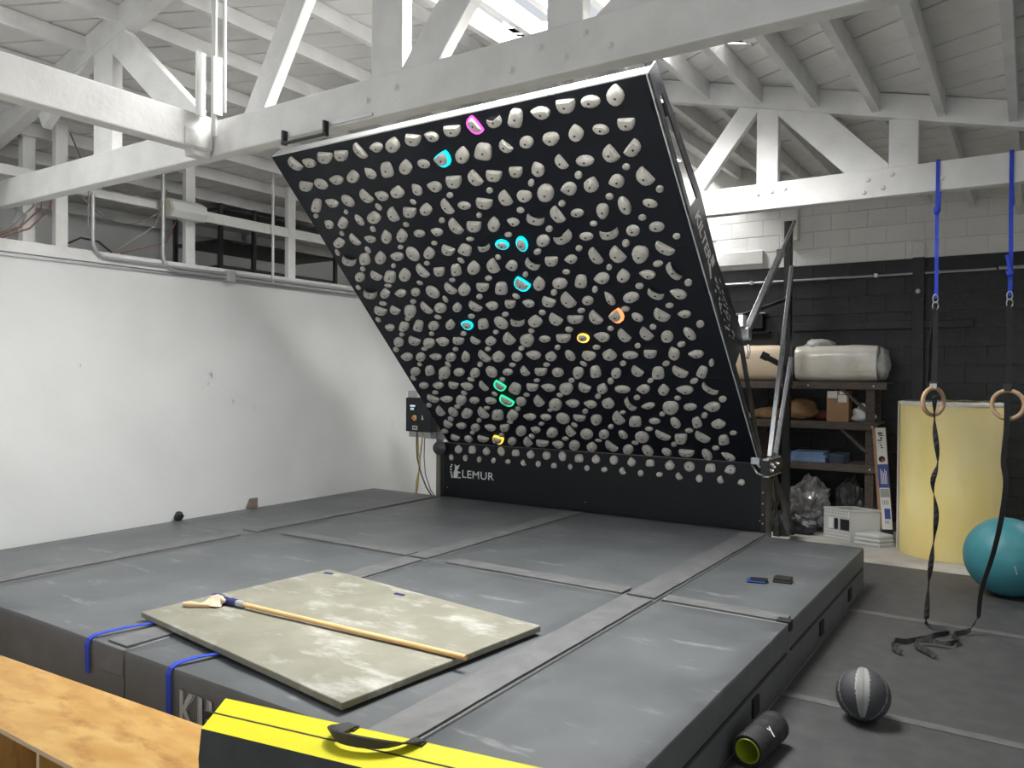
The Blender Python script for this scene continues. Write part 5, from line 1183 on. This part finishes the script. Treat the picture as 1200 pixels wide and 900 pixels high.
t1 = dens([(-0.555, YT, 1.63), (-0.552, YT, 1.41), (-0.53, YT, 1.17), (-0.56, YT, 1.02), (-0.535, YT, 0.81), (-0.555, YT, 0.55), (-0.575, YT, 0.33), (-0.585, YT - 0.02, 0.08)])
f1 = dens([(-0.585, YT - 0.02, 0.08), (-0.58, 6.14, FZ + 0.02), (-0.45, 6.07, FZ + 0.012), (-0.50, 5.93, FZ + 0.02), (-0.60, 5.78, FZ + 0.012), (-0.66, 5.68, FZ + 0.015), (-0.72, 5.60, FZ + 0.03), (-0.70, 5.48, FZ + 0.02), (-0.655, 5.42, FZ + 0.02)])
s1 = twist(len(t1), 2.6) ; s1f = [(0.3, 0.8, 0.5 + 0.4 * sin(i)) for i in range(len(f1))]
ring_set(-0.565, 1.585, radians(52), 3.2, t1 + f1[1:], s1 + s1f[1:], 'wooden gym ring whose strap tail twists many times, in front of the yellow roll', 'blue sling with a knot high up, near the truss', None, 2.93)
t2 = dens([(-0.13, YT, 1.64), (-0.13, YT, 1.42), (-0.145, YT, 1.2), (-0.13, YT, 1.05), (-0.155, YT, 0.8), (-0.20, YT, 0.56), (-0.26, YT, 0.32), (-0.275, YT, 0.14)])
f2 = dens([(-0.275, YT, 0.14), (-0.33, 6.12, FZ + 0.03), (-0.41, 6.0, FZ + 0.02), (-0.38, 5.85, FZ + 0.03), (-0.42, 5.74, FZ + 0.03), (-0.53, 5.72, FZ + 0.035), (-0.60, 5.66, FZ + 0.035), (-0.58, 5.58, FZ + 0.03), (-0.52, 5.52, FZ + 0.03), (-0.47, 5.47, FZ + 0.014)])
s2 = [(1.0, 0.25 + 0.9 * (i / len(t2)) ** 2, 0.0) for i in range(len(t2))]; s2f = [(0.3, 0.8, 0.5 + 0.4 * cos(i)) for i in range(len(f2))]
ring_set(-0.125, 1.575, radians(-12), 3.2, t2 + f2[1:], s2 + s2f[1:], 'wooden gym ring on the straight black strap, above the teal ball', 'blue sling knotted low, just above its carabiner', None, 2.46)

# ------------------------------------------------------------ wooden storage shelf and what it carries
sh = thing('storage_shelf', 'dark weathered wooden shelving bench against the black block wall', 'shelving', (-2.2, 9.5, 0))
Yf, Yr = 9.25, 9.80
for z, xr_ in ((1.70, -1.29), (1.255, -1.38), (0.79, -1.36)):
    MB().box(-3.3, xr_, Yf, Yf + 0.04, z - 0.08, z).build('front_rail', WOOD_DK, sh, bevel=0.003)
    for k_ in range(3):
        MB().box(-3.3, xr_, Yf + 0.042 + k_ * 0.17, Yf + 0.205 + k_ * 0.17, z - 0.02, z + 0.001).build('shelf_board', WOOD_DK, sh, bevel=0.002)
for x, y in ((-1.46, Yf + 0.045), (-1.46, Yr - 0.09), (-3.2, Yf + 0.045), (-3.2, Yr - 0.09), (-2.72, Yr - 0.09)):
    MB().box(x - 0.045, x + 0.045, y, y + 0.045, 0, 1.62 if y < 9.5 else 1.68).build('shelf_leg', WOOD_DK, sh, bevel=0.003)
for zc_ in (1.62, 1.175):
    MB().beam((-1.75, Yf + 0.06, zc_), (-1.49, Yf + 0.06, zc_ - 0.24), 0.03, 0.07, (0, 1, 0)).build('corner_brace', WOOD_DK, sh)
for x, z in ((-1.42, 1.66), (-1.43, 1.215), (-2.1, 1.66), (-2.4, 1.66), (-1.45, 0.75)):
    MB().lathe([(0.009, 0), (0.009, 0.004)], (x, Yf, z), (0, -1, 0), 8).build('nail', LABELW, sh)

def foam_bun(x0, x1, y0, y1, z0, z1, name, m_, par, rad=0.1, n=10):
    prof = []
    for cx, cz, a0 in ((y1 - rad, z1 - rad, 0), (y0 + rad, z1 - rad, 90), (y0 + rad, z0 + rad, 180), (y1 - rad, z0 + rad, 270)):
        for i in range(5):
            a = radians(a0 + 90 * i / 4); prof.append((cx + rad * cos(a), cz + rad * sin(a)))
    mb = MB(); vs = []; fs = []; nn = len(prof); cy, cz = (y0 + y1) / 2, (z0 + z1) / 2
    for i in range(n + 1):
        u = i / n; x = x0 + (x1 - x0) * u; e = 1 - 0.06 * max(0, (abs(u - 0.5) - 0.42) / 0.08) 
        for j, (a, b) in enumerate(prof):
            w = 0.012 * noise.noise(Vector((x * 5, a * 6, b * 6)))
            vs.append((x, cy + (a - cy) * e + w, cz + (b - cz) * e + (w if b > z0 + 0.05 else 0)))
    for i in range(n):
        for j in range(nn): fs.append((i * nn + j, i * nn + (j + 1) % nn, (i + 1) * nn + (j + 1) % nn, (i + 1) * nn + j))
    fs.append(tuple(range(nn))[::-1]); fs.append(tuple(n * nn + j for j in range(nn)))
    mb.add(vs, fs); return mb.build(name, m_, par, smooth=True, ang=50)
g = thing('wrapped_roll', 'cream foam roll in clear plastic film on the top shelf', 'foam roll', (-1.85, 9.5, 1.70))
foam_bun(-2.26, -1.40, 9.26, 9.74, 1.705, 2.115, 'roll_body', WRAP, g, 0.13)
blob((-1.37, 9.5, 1.90), (0.075, 0.20, 0.185), 4, 0.25, 3, 2.4, flat=False, ridge=True).build('film_end', FILM_CL, g, smooth=True)
blob((-2.03, 9.5, 2.11), (0.17, 0.16, 0.085), 8, 0.3, 3, 2.2, flat=False, ridge=True).build('film_tuft', FILM_CL, g, smooth=True)
g = thing('wrapped_roll', 'plain tan foam roll on the top shelf, partly behind the climbing wall', 'foam roll', (-2.8, 9.5, 1.70))
foam_bun(-3.2, -2.40, 9.28, 9.72, 1.705, 2.12, 'roll_body', WRAP2, g, 0.12)
blob((-2.385, 9.5, 1.86), (0.05, 0.16, 0.14), 6, 0.25, 3, 2.4, flat=False, ridge=True).build('film_end', FILM_CL, g, smooth=True)
g = thing('cardboard_box', 'small upright brown cardboard box with white labels on the middle shelf', 'box', (-1.79, 9.42, 1.256))
MB().box(-1.91, -1.68, 9.30, 9.52, 1.257, 1.60).build('box_body', CARD, g, bevel=0.003)
MB().box(-1.90, -1.80, 9.297, 9.30, 1.52, 1.598).build('box_label', LABELW, g)
MB().box(-1.79, -1.70, 9.297, 9.30, 1.475, 1.555).build('box_label', LABELW, g); MB().box(-1.775, -1.71, 9.297, 9.30, 1.565, 1.598).build('box_label', LABELW, g)
MB().box(-1.845, -1.745, 9.36, 9.46, 1.6, 1.602).build('box_tape', LABELW, g)
cbag = thing('carrier_bag', 'crumpled white carrier bag beside the cardboard box on the middle shelf', 'bag', (-1.54, 9.42, 1.256))
blob((-1.545, 9.40, 1.335), (0.115, 0.09, 0.10), 12, 0.35, 3, 2.0, ridge=True).build('bag_body', BAGW, cbag, smooth=True)
MB().tube([(-1.60, 9.36, 1.38), (-1.57, 9.35, 1.46), (-1.53, 9.35, 1.46), (-1.51, 9.36, 1.37)], 0.012, 6).build('bag_handle', BAGW, cbag, smooth=True)
o = blob((-2.24, 9.48, 1.365), (0.19, 0.16, 0.135), 21, 0.3, 3, 1.8, ridge=True).build('tan_sack', TANC, smooth=True); tag(o, 'lumpy tan cloth sack on the middle shelf behind the folding arms', 'sack')
o = blob((-2.60, 9.46, 1.315), (0.17, 0.14, 0.08), 25, 0.3, 3, 1.9, ridge=True).build('tan_sack', TANC, smooth=True); tag(o, 'flatter tan cloth bundle on the middle shelf beside the black post', 'sack')
o = blob((-1.99, 9.55, 1.305), (0.10, 0.10, 0.07), 27, 0.3, 2, 1.9).build('red_cloth', REDC, smooth=True); tag(o, 'dark red cloth crumpled between the tan sack and the cardboard box', 'cloth')
for i, (x0, x1, y0, z0, h, m_, lb) in enumerate(((-2.36, -1.90, 9.27, 0.792, 0.045, BLUEC, 'pale blue folded towel at the bottom of the pile on the lower shelf'),
        (-2.33, -1.91, 9.28, 0.838, 0.035, BLUEC, 'pale blue folded towel in the middle of the pile on the lower shelf'),
        (-2.30, -1.93, 9.29, 0.874, 0.028, BLUEC, 'pale blue folded towel on top of the pile on the lower shelf'),
        (-1.895, -1.72, 9.32, 0.792, 0.10, BLUED, 'dark slate folded towel at the end of the pale blue towels'))):
    t_ = thing('folded_towel', lb, 'towel', ((x0 + x1) / 2, y0 + 0.2, z0), 'folded towels on the lower shelf')
    nl = 2 if i < 3 else 4
    for q in range(nl):
        MB().box(x0 + random.uniform(0, .02), x1 - random.uniform(0, .02), y0 + random.uniform(0, .01), y0 + 0.36, z0 + h * q / nl + 0.001, z0 + h * (q + 1) / nl - 0.001).build('towel_fold', m_, t_, bevel=0.006)
o = blob((-2.08, 9.33, 0.29), (0.21, 0.11, 0.31), 31, 0.30, 4, 3.2, ridge=True).build('plastic_bag', SILVER_BAG, smooth=False); tag(o, 'big crinkled grey plastic bag under the lower shelf', 'bag')
o = blob((-1.69, 9.50, 0.30), (0.15, 0.12, 0.31), 35, 0.28, 4, 3.0, ridge=True).build('plastic_sheet', GREY_TARP, smooth=False); tag(o, 'dark grey sheet bunched under the lower shelf beside the crinkled bag', 'sheet')
o = blob((-2.22, 9.10, 0.09), (0.28, 0.07, 0.12), 39, 0.3, 3, 2.0, ridge=True).build('plastic_sheet', DARK_BAG, smooth=False); tag(o, 'low black plastic sheet on the floor in front of the crinkled bag', 'sheet')
o = blob((-2.64, 9.47, 0.26), (0.20, 0.13, 0.28), 43, 0.3, 3, 2.0, ridge=True).build('plastic_bag', DARK_BAG, smooth=True); tag(o, 'dark plastic bag under the lower shelf behind the brace of the climbing wall', 'bag')

# clear crates on the concrete
ck = thing('storage_crate', 'frosted clear plastic crate with gridded end and black labels by the shelf', 'crate', (-1.63, 9.13, 0))
K0 = Vector((-1.58, 8.93, 0)); kx_ = Vector((-0.29, 0.10, 0)); ky_ = Vector((0.26, 0.20, 0)); KH = 0.33
kx2 = kx_.normalized(); ky2 = ky_.normalized()
def cpnt(a, b, z): return K0 + kx_ * a + ky_ * b + Vector((0, 0, z))
def wallq(a0, b0, a1, b1, z0, z1, name, m_, th=0.006):
    p0, p1 = cpnt(a0, b0, 0), cpnt(a1, b1, 0); nrm = (p1 - p0).cross(Vector((0, 0, 1))).normalized() * th
    return MB().prism([p0 + Vector((0, 0, z0)), p1 + Vector((0, 0, z0)), p1 + Vector((0, 0, z1)), p0 + Vector((0, 0, z1))], nrm).build(name, m_, ck)
wallq(0, 0, 1, 0, 0, KH, 'crate_side', CRATE); wallq(1, 0, 1, 1, 0, KH, 'crate_side', CRATE); wallq(1, 1, 0, 1, 0, KH, 'crate_side', CRATE); wallq(0, 1, 0, 0, 0, KH, 'crate_side', CRATE)
MB().hexa([cpnt(0, 0, 0.0), cpnt(1, 0, 0.0), cpnt(1, 1, 0.0), cpnt(0, 1, 0.0)], [cpnt(0, 0, 0.008), cpnt(1, 0, 0.008), cpnt(1, 1, 0.008), cpnt(0, 1, 0.008)]).build('crate_base', CRATE, ck)
for a0, b0, a1, b1 in ((0, 0, 1, 0), (1, 0, 1, 1), (1, 1, 0, 1), (0, 1, 0, 0)):
    MB().beam(cpnt(a0, b0, KH), cpnt(a1, b1, KH), 0.022, 0.018).build('crate_rim', CRATE, ck, bevel=0.003)
nrm = kx_.cross(Vector((0, 0, 1))).normalized() * 0.008
if nrm.y > 0: nrm = -nrm
for i in range(9):
    z = 0.03 + i * 0.034
    if not (0.12 < z < 0.24): MB().beam(cpnt(0.04, 0, z) + nrm * 0.6, cpnt(0.96, 0, z) + nrm * 0.6, 0.003, 0.006).build('crate_rib', LABELW, ck)
for i in range(9):
    a = 0.06 + i * 0.11; MB().beam(cpnt(a, 0, 0.26) + nrm * 0.6, cpnt(a, 0, 0.32) + nrm * 0.6, 0.003, 0.006).build('crate_rib', LABELW, ck)
for a0, a1, m_ in ((0.03, 0.36, STEEL_BK), (0.45, 0.58, STEEL_BK), (0.62, 0.80, LABELW)):
    p = [cpnt(a0, 0, 0.12), cpnt(a1, 0, 0.12), cpnt(a1, 0, 0.235), cpnt(a0, 0, 0.235)]
    MB().prism([q + nrm for q in p], nrm * 0.3).build('crate_label', m_, ck)
lid = thing('crate_lid', 'stack of low frosted clear plastic lids in front of the crate', 'lid', (-1.33, 9.0, 0))
q_ = [(-1.54, 8.86), (-1.28, 8.82), (-1.155, 8.97), (-1.36, 9.12)]
cxq, cyq = sum(p[0] for p in q_) / 4, sum(p[1] for p in q_) / 4
for i in range(3):
    f = 1 - 0.03 * i
    MB().prism([(cxq + (x - cxq) * f, cyq + (y - cyq) * f, 0.002 + i * 0.042) for x, y in q_], (0, 0, 0.036)).build('lid_tray', CRATE, lid, bevel=0.01)

# long flat box leaning by the shelf
lb = thing('leaning_carton', 'long narrow white and blue printed carton leaning upright by the shelf', 'carton', (-1.28, 9.2, 0))
L0 = Vector((-1.245, 9.14, 0.0)); L1 = Vector((-1.345, 9.185, 1.215)); ld = (L1 - L0).normalized(); lx = Vector((1, 0.0, 0)); lx = (lx - ld * lx.dot(ld)).normalized(); lnn = lx.cross(ld)
if lnn.y > 0: lnn = -lnn
def lbox(s0, s1, a0, a1, d0, d1, name, m_, par=lb):
    P_ = lambda s, a, d: L0 + ld * s + lx * a + lnn * d
    return MB().hexa([P_(s0, a0, d0), P_(s0, a1, d0), P_(s0, a1, d1), P_(s0, a0, d1)], [P_(s1, a0, d0), P_(s1, a1, d0), P_(s1, a1, d1), P_(s1, a0, d1)]).build(name, m_, par)
LH = (L1 - L0).length
lbox(0.14, LH, -0.075, 0.055, -0.05, 0.0, 'carton_body', CARD)
lbox(0.14, LH, -0.045, 0.055, 0.0, 0.002, 'carton_face', LABELW)
lbox(0.0, 0.14, -0.05, 0.055, -0.05, 0.002, 'carton_cap', STEEL_BK)
lbox(0.58, 0.83, -0.048, 0.055, 0.002, 0.003, 'carton_band', mat('carton_blue', (0.04, 0.07, 0.28), 0.5))
lbox(0.25, 0.36, -0.012, 0.045, 0.002, 0.003, 'carton_band', MATS['carton_blue'])
lbox(0.48, 0.57, -0.04, 0.05, 0.002, 0.003, 'carton_photo', PRINT_G)
MB().lathe([(0.033, 0.0), (0.033, 0.002)], L0 + ld * 0.885 + lx * 0.0 + lnn * 0.002, lnn, 16).build('carton_badge', PRINT_K, lb)
MB().lathe([(0.016, 0.0), (0.016, 0.002)], L0 + ld * 0.872 + lx * 0.01 + lnn * 0.004, lnn, 12).build('carton_badge', mat('carton_red', (0.45, 0.06, 0.05), 0.5), lb)
rp = random.Random(5)
def pbar(s0, s1, a, w, m_):
    mb = MB(); mb.beam(L0 + ld * s0 + lx * a + lnn * 0.0035, L0 + ld * s1 + lx * a + lnn * 0.0035, w, 0.001, lnn); return mb.build('carton_print', m_, lb)
for i in range(7):
    s = 1.17 - i * 0.026
    pbar(s, s - rp.choice((0.007, 0.012, 0.018)), rp.choice((-0.008, 0.0, 0.008)), rp.choice((0.02, 0.03, 0.045)), PRINT_K)
for i in range(5): pbar(0.62, 0.78 - 0.02 * (i % 3), -0.02 + 0.013 * i, 0.006, PRINT)
for i in range(4):
    pbar(0.20, 0.235, -0.01 + 0.012 * i, 0.006, PRINT_G); pbar(0.40, 0.45, -0.02 + 0.016 * i, 0.008, PRINT_G)
